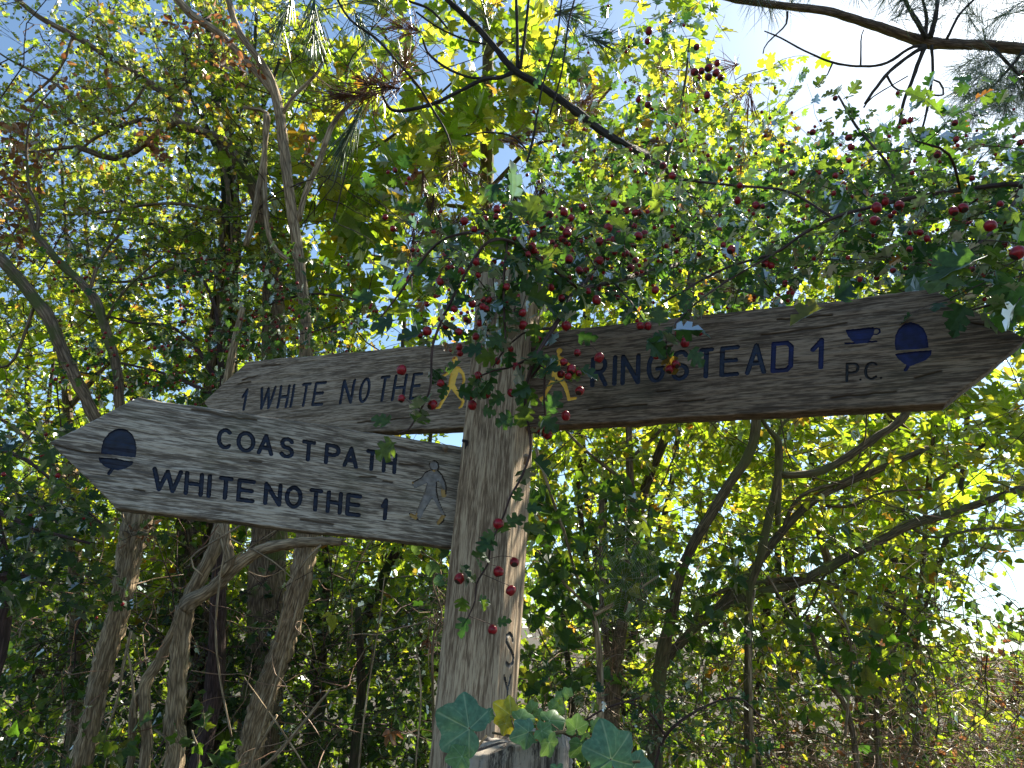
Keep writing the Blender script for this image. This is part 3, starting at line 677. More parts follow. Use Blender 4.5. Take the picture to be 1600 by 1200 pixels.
g = Geo()  # dark bars stand in for the joint's shadow gap, shaped like a bracket corner
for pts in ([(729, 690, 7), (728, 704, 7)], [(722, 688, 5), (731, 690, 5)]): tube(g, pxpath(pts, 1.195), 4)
g.obj('shadow_gap_plate', M['black'], post, smooth=False)

# ------------------------------------------------------------------ leaves
def half_leaf(right, fold=.25, curl=.25, wave=0):
    """right: outline of the right half, from (0,y0) to (0,1)"""
    r = np.array(right, float); n = len(r)
    l = r[1:-1].copy(); l[:, 0] *= -1
    mid = np.array([[0, .33], [0, .66]])
    v2 = np.vstack([r, l, mid]); x, y = v2[:, 0], v2[:, 1]
    z = fold * np.abs(x) - curl * (y ** 2) * .5 - curl * .6 * x * x + wave * np.sin(y * 9) * np.abs(x)
    v = np.stack([x, y, z], -1)
    m1, m2 = n + n - 2, n + n - 1
    right_l = list(range(n)) + [m2, m1]; left_l = [0, m1, m2, n - 1] + list(range(n + n - 3, n - 1, -1))
    return v, np.array(right_l + left_l), np.array([len(right_l), len(left_l)])
OUT = {
    'haw': [(0, 0), (.05, .14), (.30, .17), (.44, .34), (.17, .38), (.42, .52), (.38, .70), (.14, .66), (.24, .86), (0, 1)],
    'syc': [(0, 0), (.14, -.12), (.40, -.12), (.40, .04), (.62, .10), (.74, .32), (.56, .34), (.30, .34), (.44, .52), (.42, .70), (.28, .66), (.14, .62), (.18, .84), (0, 1)],
    'ivy': [(0, 0), (.16, -.14), (.40, -.12), (.50, .08), (.64, .30), (.34, .40), (.26, .62), (.12, .84), (0, 1)],
    'ova': [(0, 0), (.16, .08), (.29, .28), (.31, .48), (.22, .72), (.09, .91), (0, 1)],
    'lob': [(0, 0), (.24, .02), (.36, .22), (.22, .34), (.40, .5), (.30, .72), (.12, .74), (0, 1)],
}
TPL = {}
for k, o in OUT.items():
    TPL[k] = [half_leaf([(x * s, y) for x, y in o], f, c, w) for s, f, c, w in ((1, .28, .3, 0), (.9, .5, .15, .1), (1.06, .1, .5, .15), (.85, .8, .35, 0))]

class Leaves:
    def __init__(s): s.it = []     # (kind, variant, pos, R, scale, tint)
    def add(s, kind, pos, axis, normal, scale, tint=None):
        y = nrm(axis); z = np.asarray(normal, float); z = z - y * (z @ y)
        if np.linalg.norm(z) < .05: z = np.cross(y, [1, .3, .2])
        z = nrm(z); x = np.cross(y, z)
        s.it.append((kind, random.randrange(4), np.asarray(pos, float), np.stack([x, y, z], -1), scale, random.random() if tint is None else tint))
    def build(s, parent, mat, n_obj=0, name='leaf', stuff='foliage', label=None):
        items = s.it
        org = PO(parent)
        if n_obj and items:
            sc = []
            for k, it in enumerate(items):
                x, y, z = proj(it[2])
                inside = -20 < x < 1620 and -20 < y < 1220 and z > .1
                sc.append((it[4] / z if inside else 0, k))
            sc.sort(reverse=True); chosen = [k for v_, k in sc[:n_obj] if v_ > 0]
            cs = set(chosen)
            cache = {}
            for k in chosen:
                it = items[k]
                key = (it[0], it[1])
                if key not in cache:
                    v, l, t = TPL[it[0]][it[1]]; g = Geo(); g.add(v, l, t); cache[key] = g.mesh(name, mat, False, bark=False)
                o = bpy.data.objects.new(name, cache[key])
                Rm = it[3] * it[4]; p = it[2] - org
                o.matrix_local = Matrix(((Rm[0, 0], Rm[0, 1], Rm[0, 2], p[0]), (Rm[1, 0], Rm[1, 1], Rm[1, 2], p[1]), (Rm[2, 0], Rm[2, 1], Rm[2, 2], p[2]), (0, 0, 0, 1)))
                o.parent = parent; C.objects.link(o)
            items = [it for k, it in enumerate(items) if k not in cs]
        if items:
            by = {}
            for it in items: by.setdefault((it[0], it[1]), []).append(it)
            g = Geo()
            for (kd, va), L_ in by.items():
                v, l, t = TPL[kd][va]
                Rm = np.array([i[3] * i[4] for i in L_]); p = np.array([i[2] for i in L_]); ti = np.array([i[5] for i in L_])
                V = np.einsum('nij,kj->nki', Rm, v) + p[:, None]
                n, k = len(L_), len(v)
                loops = (l[None] + (np.arange(n) * k)[:, None]).ravel()
                g.add(V.reshape(-1, 3), loops, np.tile(t, n), tint=np.repeat(ti, k))
            o = g.obj(stuff, mat, parent, smooth=False, bark=False); o['kind'] = 'stuff'

def rand_dir(zb=0, zs=1):
    v = rng.normal(0, 1, 3); v[2] = v[2] * zs + zb; return nrm(v)
def spray(tw, lv, kind, start, d, length, n, size, rt=.0012, berries=None, bn=0, droop=.15, tilt=.55, sides=3, jit=.35, upn=(0, 0, 1)):
    """a twig with alternate leaves (and berries) on it"""
    k = max(4, int(length / .04)); pts = []; p = np.array(start, float); d = nrm(d)
    for i in range(k + 1):
        pts.append([*p, rt * (1 - .7 * i / k)])
        d = nrm(d + rng.normal(0, .16, 3) + np.array([0, 0, -droop / k])); p = p + d * length / k
    pts = np.array(pts)
    if tw is not None: tube(tw, pts, sides, cap=False)
    for i in range(n):
        t = (i + U(.1, .9)) / n; a = t * (k); q = pts[min(int(a), k - 1), :3] * (1 - a % 1) + pts[min(int(a) + 1, k), :3] * (a % 1)
        ax = nrm(pts[min(int(a) + 1, k), :3] - pts[min(int(a), k - 1), :3])
        side = nrm(np.cross(ax, rng.normal(0, 1, 3)))
        la = nrm(ax * U(.1, .9) + side + np.array([0, 0, U(-.5, .2)]))
        nn_ = nrm(np.array(upn) + rng.normal(0, tilt, 3))
        lv.add(kind, q + la * size * U(.05, .4), la, nn_, size * U(.6, 1.15))
    if berries is not None:
        for i in range(bn):
            q = pts[random.randrange(1, k + 1), :3] + rng.normal(0, .012, 3) - np.array([0, 0, U(.004, .02)])
            berries.append((q, U(.0042, .0056)))
    return pts
# regions of open sky to keep (ellipses in the photograph)
HOLES = [(1370, 110, 150, 75, .97), (1290, 60, 110, 45, .9), (1500, 150, 80, 60, .85), (50, 60, 90, 80, .75), (1560, 900, 60, 62, .93), (1490, 940, 34, 50, .5), (600, 240, 60, 55, .7),
         (30, 300, 40, 120, .45), (1450, 430, 70, 22, .6), (1180, 130, 60, 60, .5), (560, 370, 25, 60, .3), (1280, 440, 50, 25, .6), (480, 190, 60, 40, .4), (230, 60, 40, 30, .5), (640, 480, 60, 30, .3), (870, 120, 50, 50, .4)]
def in_hole(x, y, amt=1):
    for cx, cy, rx, ry, pr in HOLES:
        if ((x - cx) / rx) ** 2 + ((y - cy) / ry) ** 2 < 1 and random.random() < pr * amt: return True
    return False
def cloud(tw, lv, kind, box, dep, n, size, nl=(5, 10), length=(.12, .3), clump=80, thr=-.15, seed=0, holes=1, berries=None, bn=0, fit=None, **kw):
    x0, y0, x1, y1 = box; c = 0; tries = 0
    while c < n and tries < n * 12:
        tries += 1
        x, y = U(x0, x1), U(y0, y1)
        if holes and in_hole(x, y, holes): continue
        if mn.noise(Vector((x / clump, y / clump, seed * 3.7))) < thr: continue
        d = U(*dep) if fit is None else fit(x, y)
        spray(tw, lv, kind, P(x, y, d), rand_dir(.15, .6), U(*length), random.randint(*nl), size * U(.85, 1.15), berries=berries, bn=random.randint(0, bn) if bn else 0, **kw)
        c += 1
def near_leaf_berry(px, py, d): pass

BER = {}
def berry_mesh(mat, nm='berry'):
    if (mat.name, nm) not in BER:
        g = Geo(); g.add(*ball((0, 0, 0), 1, 12, 9, (1, 1, 1.08), .28)); me = g.mesh(nm, mat, True, bark=False)
        me.materials.append(M['calyx'])
        mi = [1 if p.center.z < -.72 else 0 for p in me.polygons]; me.polygons.foreach_set('material_index', mi)
        BER[(mat.name, nm)] = me
    return BER[(mat.name, nm)]
def place_berries(parent, lst, mat, nmax=300):
    org = PO(parent)
    sc = sorted(lst, key=lambda b: -b[1] / max(proj(b[0])[2], .1))
    vis = [b for b in sc if -10 < proj(b[0])[0] < 1610 and -10 < proj(b[0])[1] < 1210]
    oth = [b for b in sc if not (-10 < proj(b[0])[0] < 1610 and -10 < proj(b[0])[1] < 1210)]
    for b in vis[:nmax]:
        o = bpy.data.objects.new('berry', berry_mesh(mat)); o.parent = parent; o.location = Vector(b[0] - org)
        o.rotation_euler = (U(-.7, .7), U(-.7, .7), U(0, 6)); o.scale = (b[1] * U(.92, 1.05), b[1] * U(.92, 1.05), b[1] * U(.95, 1.2)); C.objects.link(o)
    rest = vis[nmax:] + oth
    if rest:
        g = Geo()
        for q, r in rest: g.add(*ball(q, r, 6, 4))
        o = g.obj('berry_mass', mat, parent, bark=False); o['kind'] = 'stuff'

def ground_pt(x, y, d):
    a = P(x, y, d); return np.array([a[0], a[1], hgt(a[0], a[1]) - .03])
def down(pa, lean=0.0, grow=1.25):
    """carry a limb's lowest row on to the ground"""
    q = pa[0].copy() if pa[0][2] < pa[-1][2] else pa[-1].copy()
    g_ = q.copy(); g_[0] += lean; g_[2] = -.06; g_[3] *= grow
    m_ = (q + g_) / 2; m_[:3] += rng.normal(0, .01, 3); return g_, m_

def trunk_limb(g, pts, d, sides=14, step=.035, rough=.09, ridges=5, seed=1, wob=.012, lean=0.0):
    """pts from the TOP down; continued into the ground"""
    a = pxpath(pts, d); q = a[-1].copy(); q[:3] += np.array([lean, 0, 0]); e = q.copy(); e[2] = -.08; e[3] *= 1.3
    m_ = (a[-1] + e) / 2; m_[3] = (a[-1, 3] + e[3]) / 2
    pa = smooth_path(np.vstack([a, m_, e]), step=step)
    for k in range(len(pa)): pa[k, :3] += np.array(mn.noise_vector(Vector(pa[k, :3] * 2.7 + seed))) * wob
    tube(g, pa, sides, rough, ridges, seed=seed); return pa

# ============================================================== OLD DARK TRUNK
t = thing('old_tree', ground_pt(312, 1200, 3.6), 'old dark mossy tree trunk wound with ivy, behind the pale stems on the left', 'tree')
g = Geo(); trunk_limb(g, [(300, -40, 8), (330, 60, 12), (345, 200, 20), (362, 320, 26), (352, 460, 34), (345, 600, 45), (325, 740, 62), (318, 840, 70), (312, 1000, 74), (312, 1200, 78)], 3.6, 28, .03, .10, 7, 3)
g.obj('trunk', M['dark_bark'], t)
g = Geo()
for k in range(9):
    x0 = 300 + k * 8; pts = []
    for y in range(1180, 150 + 70 * (k % 4), -60):
        c = np.interp(y, [150, 320, 460, 600, 840, 1200], [340, 362, 352, 345, 318, 312]); w = np.interp(y, [150, 320, 600, 840, 1200], [10, 13, 22, 36, 38])
        pts.append((c + w * 1.02 * sin(y / 150 + k * 1.3), y, 5 + k % 3, 3.6 - .14 * abs(cos(y / 150 + k * 1.3)) - .01))
    limb(g, pts, 3.5, 6, .05, .1, seed=k)
g.obj('ivy_stem', M['grey_bark'], t)
g = Geo()
for pts in ([(345, 330, 12), (380, 260, 9), (400, 200, 7), (440, 90, 5)], [(350, 420, 12), (300, 380, 9), (230, 350, 6), (150, 340, 4)], [(362, 300, 10), (330, 210, 8), (290, 120, 5), (300, 20, 4)], [(350, 240, 9), (390, 130, 7), (400, 20, 5)]):
    limb(g, pts, 3.6, 7, .06, .08, seed=3, wob=.02)
g.obj('branch', M['dark_bark'], t)
tw = Geo(); lv = Leaves()
cloud(tw, lv, 'ivy', (285, 120, 420, 560), (3.35, 3.7), 70, .05, (5, 9), (.1, .25), seed=4)
cloud(tw, lv, 'ivy', (260, 560, 400, 1150), (3.3, 3.6), 60, .055, (4, 8), (.1, .25), seed=5)
tw.obj('twig', M['twig'], t)['kind'] = 'stuff'; lv.build(t, M['ivy'], 60)

# ============================================================== LEFT HAWTHORN (small leaves against the sky)
t = thing('hawthorn_tree', ground_pt(-60, 1150, 3.0), 'small-leaved hawthorn spreading across the blue sky at the upper left', 'tree')
g = Geo()
trunk_limb(g, [(345, 218, 13, 3.0), (410, 330, 22, 3.1), (430, 520, 34, 3.2), (420, 800, 50, 3.3), (405, 1150, 64, 3.3)], 3.2, 16, .05, .08, 5, 9)
g.obj('trunk', M['grey_bark'], t)
g = Geo()
for pts in ([(352, 222, 14), (312, 206, 14), (276, 190, 15), (284, 170, 13), (262, 146, 11), (235, 128, 11), (195, 100, 10), (115, 55, 9), (60, 25, 8), (20, -5, 7), (-60, -50, 5)],
            [(276, 190, 11), (240, 208, 11), (215, 230, 11), (190, 243, 11), (165, 246, 10), (118, 232, 8)], [(118, 232, 6), (60, 236, 4), (0, 235, 3)],
            [(275, 188, 8), (240, 183, 7), (205, 188, 7), (150, 215, 5), (110, 250, 3)], [(280, 165, 6), (300, 120, 5), (310, 60, 4), (290, 0, 3)], [(160, 190, 5), (80, 125, 4), (20, 95, 3), (-20, 70, 2)],
            [(190, 243, 5), (200, 300, 4), (170, 380, 3)], [(115, 55, 5), (90, 110, 4), (40, 160, 3)], [(235, 128, 5), (200, 170, 4), (130, 180, 3)], [(60, 236, 4), (45, 320, 3), (10, 400, 2)],
            [(345, 330, 7), (280, 320, 5), (180, 330, 4), (60, 340, 2)], [(350, 400, 8), (290, 410, 6), (200, 440, 4), (90, 430, 2)]):
    limb(g, [(*q, 3.0) for q in pts], 3.0, 8, .05, .10, seed=5, wob=.015)
g.obj('branch', M['grey_bark'], t)
tw = Geo(); lv = Leaves(); bl = []
cloud(tw, lv, 'haw', (-60, -40, 420, 430), (2.6, 3.4), 520, .031, (7, 13), (.14, .34), 70, -.2, 1, berries=bl, bn=2, tilt=.7, rt=.0016)
cloud(tw, lv, 'haw', (-60, 60, 380, 560), (3.4, 4.6), 400, .045, (8, 14), (.2, .4), 70, -.25, 2, berries=bl, bn=2, tilt=.7, rt=.0018)
cloud(tw, lv, 'haw', (180, -60, 560, 420), (3.6, 5), 360, .050, (8, 14), (.2, .4), 80, -.25, 3, tilt=.7, rt=.002)
tw.obj('twig', M['twig'], t)['kind'] = 'stuff'; lv.build(t, M['hawf'], 250); place_berries(t, bl, M['darkberry'], 200)
lv = Leaves()
for x0, y0, rx, ry, n in ((30, 240, 45, 50, 260), (20, 310, 30, 30, 120), (240, 215, 25, 15, 50), (255, 245, 14, 12, 30), (370, 105, 45, 20, 90), (350, 60, 30, 40, 60), (480, 225, 10, 20, 26), (20, 380, 30, 30, 60), (300, 40, 40, 30, 50), (60, 360, 40, 20, 50), (120, 150, 60, 60, 50)):
    for k in range(n): lv.add('ova', P(x0 + rng.normal(0, rx * .6), y0 + rng.normal(0, ry * .6), U(2.4, 2.9)), rand_dir(-.3), rand_dir(), U(.012, .035))
lv.build(t, M['dry'], 0, stuff='withered_cluster')

# ============================================================== SYCAMORE
t = thing('sycamore_tree', ground_pt(735, 1100, 4.6), 'sycamore with a straight pale trunk and large yellow-green leaves behind the post top', 'tree')
g = Geo(); trunk_limb(g, [(758, -60, 15), (760, 0, 16), (762, 100, 18), (761, 220, 21), (757, 360, 24), (752, 600, 30), (740, 900, 40), (735, 1150, 46)], 4.6, 16, .08, .04, 3, 4, .01)
g.obj('trunk', M['olive_bark'], t)
g = Geo()
for pts in ([(762, 90, 8), (790, 60, 7), (850, 30, 5), (900, 10, 4)], [(760, 250, 8), (700, 180, 6), (640, 120, 5), (590, 40, 4)], [(758, 330, 9), (690, 320, 6), (620, 330, 5), (560, 310, 4)],
            [(760, 300, 8), (830, 230, 6), (900, 200, 5), (960, 130, 4)], [(756, 380, 9), (680, 390, 7), (600, 400, 5), (520, 390, 4)], [(640, 205, 7), (662, 240, 6), (690, 270, 5)], [(510, 300, 5), (560, 250, 5), (640, 190, 4), (720, 120, 3)]):
    limb(g, pts, 4.5, 8, .08, .06, seed=6, wob=.02)
g.obj('branch', M['olive_bark'], t)
tw = Geo(); lv = Leaves()
for box, dep, n, sz in (((430, -30, 900, 280), (3.6, 4.8), 100, .115), ((460, 240, 740, 470), (3.2, 4.2), 85, .125), ((820, 60, 1010, 350), (3.8, 5), 60, .11), ((640, 150, 800, 350), (4, 4.5), 40, .12),
                        ((930, -20, 1120, 190), (4, 5), 25, .10), ((1100, 80, 1260, 300), (4.4, 5.2), 28, .085), ((330, 190, 420, 420), (3, 3.4), 7, .12), ((380, -30, 560, 130), (4, 5), 26, .11)):
    cloud(tw, lv, 'syc', box, dep, n, sz, (3, 6), (.2, .5), 90, -.2, 6, tilt=.42, rt=.003, droop=.4, holes=.8, upn=(.1, -.25, 1))
tw.obj('twig', M['olive_bark'], t)['kind'] = 'stuff'; lv.build(t, M['syc'], 300)

# ============================================================== PALE STEMS (left)
t = thing('elder_bush', ground_pt(125, 1200, 2.4), 'furrowed pale-brown stem leaning out from under the tip of the silver arm', 'bush')
g = Geo()
trunk_limb(g, [(216, 790, 42), (208, 840, 37), (190, 930, 31), (168, 1020, 30), (150, 1080, 29), (128, 1180, 29), (120, 1215, 30)], 2.4, 22, .016, .14, 7, 2, .010)
g.obj('trunk', M['pale_bark'], t)
g = Geo()
for pts in ([(212, 800, 24), (190, 640, 15), (184, 580, 14), (165, 510, 14), (142, 458, 13), (95, 410, 11), (58, 365, 10), (48, 330, 5), (20, 290, 3)], [(208, 810, 26), (150, 650, 18), (125, 600, 18), (100, 545, 18), (80, 500, 18), (55, 465, 18), (0, 405, 17), (-60, 370, 14)],
            [(60, 370, 6), (62, 330, 5), (45, 280, 4), (48, 190, 3), (90, 130, 2)], [(58, 470, 5), (25, 560, 4), (-10, 575, 3)], [(140, 455, 6), (160, 400, 5), (200, 350, 3)], [(165, 500, 5), (200, 450, 4), (260, 400, 3)]):
    limb(g, pts, 2.4, 12, .03, .12, ridges=4, seed=7, wob=.008)
g.obj('branch', M['grey_bark'], t)
tw = Geo(); lv = Leaves()
for k in range(26):   # shaggy dead creeper at the crown of the stem
    p = P(U(185, 245), U(795, 850), U(2.3, 2.45)); spray(tw, lv, 'ova', p, rand_dir(-.3), U(.06, .2), 1, .03, rt=.002)
lv.build(t, M['dry'], 26, name='dead_leaf'); tw.obj('creeper_stem', M['pale_bark'], t)['kind'] = 'stuff'

t = thing('elder_bush', ground_pt(385, 1200, 2.6), 'thick pale stem rising under the middle of the silver arm', 'bush')
g = Geo()
trunk_limb(g, [(478, 540, 19), (478, 640, 24), (484, 760, 32), (479, 855, 32), (462, 930, 32), (442, 1000, 33), (420, 1070, 34), (396, 1150, 37), (382, 1215, 40)], 2.6, 24, .016, .13, 7, 12, .010)
g.obj('trunk', M['pale_bark'], t)
g = Geo()
for pts in ([(478, 545, 19), (476, 480, 18), (466, 400, 17), (455, 320, 16), (448, 260, 16), (436, 175, 15), (424, 130, 13), (405, 95, 12), (370, 45, 10), (350, -20, 9)],
            [(466, 345, 9), (478, 300, 9), (500, 250, 9), (520, 195, 8), (560, 150, 5), (600, 100, 4)], [(440, 180, 7), (460, 150, 6), (495, 115, 5), (505, 90, 3)], [(470, 420, 8), (420, 370, 7), (415, 240, 8), (418, 180, 6), (380, 170, 5)],
            [(384, 385, 9), (400, 320, 9), (414, 245, 8), (416, 180, 8)], [(430, 150, 9), (350, 60, 11), (300, 25, 12), (270, -10, 12)]):
    limb(g, pts, 2.6, 12, .03, .09, ridges=4, seed=8, wob=.006)
g.obj('branch', M['pale_bark'], t)

t = thing('dead_shrub', ground_pt(270, 1200, 2.1), 'bare bleached shrub whose snapped branch arches below the silver arm', 'shrub')
g = Geo()
trunk_limb(g, [(290, 945, 26), (282, 1000, 25), (276, 1060, 26), (272, 1130, 26), (270, 1210, 28)], 2.1, 18, .016, .15, 5, 14, .008)
g.obj('trunk', M['pale_bark'], t)
g = Geo()
limb(g, [(290, 950, 26), (300, 938, 24), (322, 926, 20), (345, 908, 20), (372, 882, 20), (396, 866, 18), (425, 854, 17), (460, 848, 15), (490, 846, 15), (512, 845, 14), (533, 847, 12)], 2.1, 14, .012, .13, 4, .004, 3)
for dx, dy in ((8, 3), (6, -4), (9, 6)): limb(g, [(528, 847, 6), (535 + dx, 847 + dy, 2.5)], 2.1, 5, .004, .1)
limb(g, [(292, 945, 22), (312, 905, 21), (330, 870, 21), (347, 820, 22), (352, 760, 20), (350, 650, 16), (362, 560, 12), (380, 480, 8)], 2.25, 12, .02, .12, 4, .004, 5)
limb(g, [(345, 900, 10), (358, 880, 14), (352, 850, 16), (350, 815, 16)], 2.08, 10, .02, .2, 4, .006, 7)
g.obj('branch', M['pale_bark'], t)
t = thing('dead_shrub', ground_pt(205, 1200, 2.3), 'thin twin grey stems between the leaning stem and the snapped shrub', 'shrub')
g = Geo()
trunk_limb(g, [(292, 940, 12), (270, 990, 15), (245, 1040, 16), (226, 1070, 17), (225, 1120, 16), (222, 1210, 16)], 2.3, 14, .02, .12, 4, 15, .006)
trunk_limb(g, [(232, 1075, 8), (212, 1090, 11), (205, 1140, 12), (200, 1210, 12)], 2.3, 12, .02, .12, 4, 16, .006)
g.obj('stem', M['pale_bark'], t)

# young pale rods, dry vines
t = thing('bramble_bush', ground_pt(450, 1180, 2.0), 'tangle of thin dry rods and vines under the silver arm', 'bush')
for pts in ([(350, 1235, 7), (410, 1195, 6), (455, 1150, 6), (516, 1078, 4)], [(375, 1210, 4), (405, 1160, 4), (430, 1118, 4)], [(430, 1000, 4), (445, 930, 4), (470, 880, 4), (500, 850, 3)], [(392, 1210, 3), (425, 1100, 4), (450, 1000, 4), (480, 900, 3)],
            [(365, 1150, 3), (345, 1050, 3), (340, 950, 3), (360, 800, 3)], [(205, 985, 5), (190, 1040, 5), (180, 1100, 4), (165, 1150, 3)], [(195, 1010, 3), (205, 1060, 4), (212, 1120, 4)], [(240, 1210, 4), (262, 1165, 4), (240, 1140, 3)], [(560, 1210, 3), (572, 1100, 3), (590, 990, 2), (600, 900, 2)],
            [(650, 1210, 3), (655, 1090, 3), (650, 1010, 2)], [(320, 900, 3), (300, 870, 3), (375, 820, 3)], [(340, 830, 3), (420, 870, 2), (460, 905, 2)], [(330, 895, 3), (410, 845, 2), (450, 820, 2)], [(480, 1200, 3), (430, 1130, 3), (380, 1060, 2)]):
    g = Geo(); limb(g, pts, U(1.9, 2.1), 6, .03, .1, wob=.012, seed=random.randrange(99)); g.obj('dry_rod', M['pale_bark'], t)
g = Geo()
for k in range(170):
    x, y, d = U(-20, 560), U(800, 1230), U(2.2, 3.4); p = P(x, y, d); a = rand_dir(0, 1); pts = []
    for i in range(7): pts.append([*p, U(.0008, .0022)]); a = nrm(a + rng.normal(0, .3, 3)); p = p + a * .06
    tube(g, smooth_path(pts, step=.03), 4)
g.obj('vine_tangle', M['straw'], t)['kind'] = 'stuff'

# ============================================================== PINES
t = thing('pine_tree', ground_pt(1800, 1000, 3.4), 'pine whose thick bare branch runs along the top right corner against white sky', 'pine tree')
g = Geo(); trunk_limb(g, [(1760, -200, 60), (1775, 100, 75), (1790, 500, 90), (1800, 1000, 110)], 3.4, 20, .08, .1, 6, 8); g.obj('trunk', M['pine_limb'], t)
g = Geo(); limb(g, [(1770, 100, 26), (1690, 85, 20), (1600, 76, 18), (1540, 70, 15), (1480, 68, 16), (1450, 66, 18), (1410, 54, 15), (1375, 43, 14), (1300, 21, 12), (1225, 8, 11), (1150, -2, 10), (1060, -25, 9)], 3.4, 14, .03, .07, 3, .006, 2)
g.obj('branch', M['pine_limb'], t)
g = Geo()
for pts in ([(1448, 74, 7), (1425, 78, 5), (1385, 100, 5), (1345, 103, 4), (1300, 98, 4), (1265, 85, 3), (1225, 62, 3), (1195, 50, 2)], [(1448, 75, 8), (1420, 92, 6), (1385, 118, 6), (1352, 160, 4)], [(1448, 76, 7), (1425, 130, 6), (1412, 160, 5), (1405, 195, 4)],
            [(1458, 72, 5), (1460, 110, 4), (1450, 160, 4), (1440, 210, 3)], [(1450, 62, 9), (1430, 25, 7), (1412, -10, 6)], [(1455, 60, 9), (1465, 20, 7), (1470, -20, 6)], [(1448, 60, 6), (1450, 20, 5), (1440, -20, 4)],
            [(1385, 118, 4), (1400, 140, 3), (1435, 145, 3), (1472, 150, 3), (1470, 130, 3), (1450, 122, 2)], [(1300, 98, 3), (1290, 120, 2), (1275, 125, 2)], [(1350, 165, 3), (1365, 150, 2), (1420, 120, 2)], [(1230, 18, 4), (1228, 40, 3), (1200, 70, 2), (1195, 85, 2)],
            [(1345, 103, 3), (1345, 60, 2), (1350, 45, 2)], [(1550, 75, 6), (1590, 115, 4), (1640, 150, 3)], [(1480, 60, 5), (1500, 20, 4), (1540, -15, 3)], [(1600, 75, 6), (1560, 130, 4), (1540, 150, 3)]):
    limb(g, pts, 3.35, 6, .03, .12, seed=9, wob=.02)
g.obj('dead_twig', M['pine_bark'], t)
def needles(g, c, d, n, ln, sp=.9, th=.0007, fwd=.7):
    c = np.asarray(c); d = nrm(d); V = []; Lp = []; T_ = []
    for k in range(n):
        a = nrm(d * fwd + rng.normal(0, sp, 3) * .6); st = c + d * U(-.5, .5) * ln * .8
        l_ = ln * U(.7, 1.1); s = nrm(np.cross(a, rng.normal(0, 1, 3))); s2 = np.cross(a, s)
        mid = st + a * l_ * .6 + np.array([0, 0, -.04 * l_]); tip = st + a * l_ + np.array([0, 0, -.14 * l_])
        V += [st + s * th, st - s * th * .5 + s2 * th, st - s * th * .5 - s2 * th, mid + s * th, mid - s * th * .5 + s2 * th, mid - s * th * .5 - s2 * th, tip]
        b = len(V) - 7
        for i in range(3): j = (i + 1) % 3; Lp += [b + i, b + j, b + 3 + j, b + 3 + i]; T_.append(4)
        for i in range(3): j = (i + 1) % 3; Lp += [b + 3 + i, b + 3 + j, b + 6]; T_.append(3)
    # one merged block
    return V, Lp, T_
def tuft(name, parent, mat, lst, th=.0007):
    g = Geo()
    for c, d, n, ln, sp in lst:
        v, l_, t_ = needles(g, c, d, n, ln, sp, th); g.add(np.array(v), l_, t_, tint=np.full(len(v), random.random()))
    o = g.obj(name, mat, parent, bark=False); o['kind'] = 'stuff'
L_ = []
for k in range(70):
    x, y = random.choice([(U(1500, 1680), U(-40, 180)), (U(1500, 1640), U(90, 170)), (U(1180, 1420), U(-60, 20)), (U(1350, 1600), U(-60, 30))])
    L_.append((P(x, y, U(3.2, 4.0)), rand_dir(-.2, .6), 60, .17, .8))
tuft('needle_tuft', t, M['needle'], L_, .0010)
L_ = [(P(U(1540, 1680), U(150, 420), U(3, 4)), rand_dir(0, .6), 50, .12, .9) for k in range(30)]
tuft('needle_tuft', t, M['needle'], L_, .0010)

t = thing('pine_tree', ground_pt(960, 1060, 3.1), 'slender dark pine branch slanting down from the top centre, with bunches of long needles', 'pine tree')
g = Geo(); trunk_limb(g, [(1092, 250, 11), (1085, 400, 12), (1062, 600, 13), (1012, 760, 14), (985, 900, 16), (960, 1060, 19)], 3.1, 14, .08, .08, 5, 3, .03); g.obj('trunk', M['pine_limb'], t)
g = Geo(); limb(g, [(1110, 330, 14, 2.9), (1070, 290, 13, 2.5), (1020, 250, 12, 2.1), (980, 228, 12, 1.9), (940, 204, 12, 1.9), (905, 178, 12, 1.9), (870, 152, 11, 1.9), (835, 128, 11, 1.9), (802, 108, 11, 1.9), (775, 76, 9, 1.9), (745, 42, 9, 1.9), (700, 0, 8, 1.9), (660, -40, 7, 1.9)], 1.9, 12, .012, .10, 4, .003, 6)
limb(g, [(802, 112, 7), (780, 121, 6), (755, 124, 6), (720, 142, 6), (680, 162, 6), (640, 172, 6), (612, 172, 5), (598, 150, 4), (600, 130, 4)], 1.9, 9, .012, .13, 4, .003, 6)
limb(g, [(760, 124, 5), (730, 120, 4), (700, 108, 4), (670, 85, 4), (660, 60, 3)], 1.9, 7, .02, .1, 0, .003, 6)
limb(g, [(808, 108, 6), (808, 60, 5), (806, -20, 5)], 1.9, 7, .02, .1, 0, .003, 6); limb(g, [(812, 106, 6), (820, 50, 5), (828, -20, 4)], 1.9, 7, .02, .1, 0, .003, 6)
limb(g, [(700, 45, 3), (672, 15, 4), (635, 0, 4), (600, -20, 3)], 1.9, 7, .02, .1, 0, .003, 6); limb(g, [(760, 70, 3), (720, 60, 3), (680, 40, 3), (650, 18, 3)], 1.9, 7, .02, .1, 0, .003, 8)
g.obj('branch', M['pine_bark'], t)
g = Geo()
for pts in ([(520, -10, 4), (545, 30, 4), (590, 62, 4), (625, 100, 4), (655, 135, 4), (675, 170, 4), (695, 205, 3), (705, 235, 3)], [(880, 0, 3), (872, 60, 3), (850, 130, 3), (842, 170, 4), (830, 230, 4), (822, 255, 4)], [(822, 235, 3), (800, 215, 3), (760, 210, 3), (720, 215, 2)],
            [(900, 0, 3), (890, 40, 3), (880, 110, 3), (860, 180, 3)]):
    limb(g, pts, 1.8, 6, .02, .1, seed=9, wob=.006)
g.obj('dark_twig', M['pine_bark'], t)
dl = lambda x0, y0, x1, y1: P(x1, y1, 1.9) - P(x0, y0, 1.9)
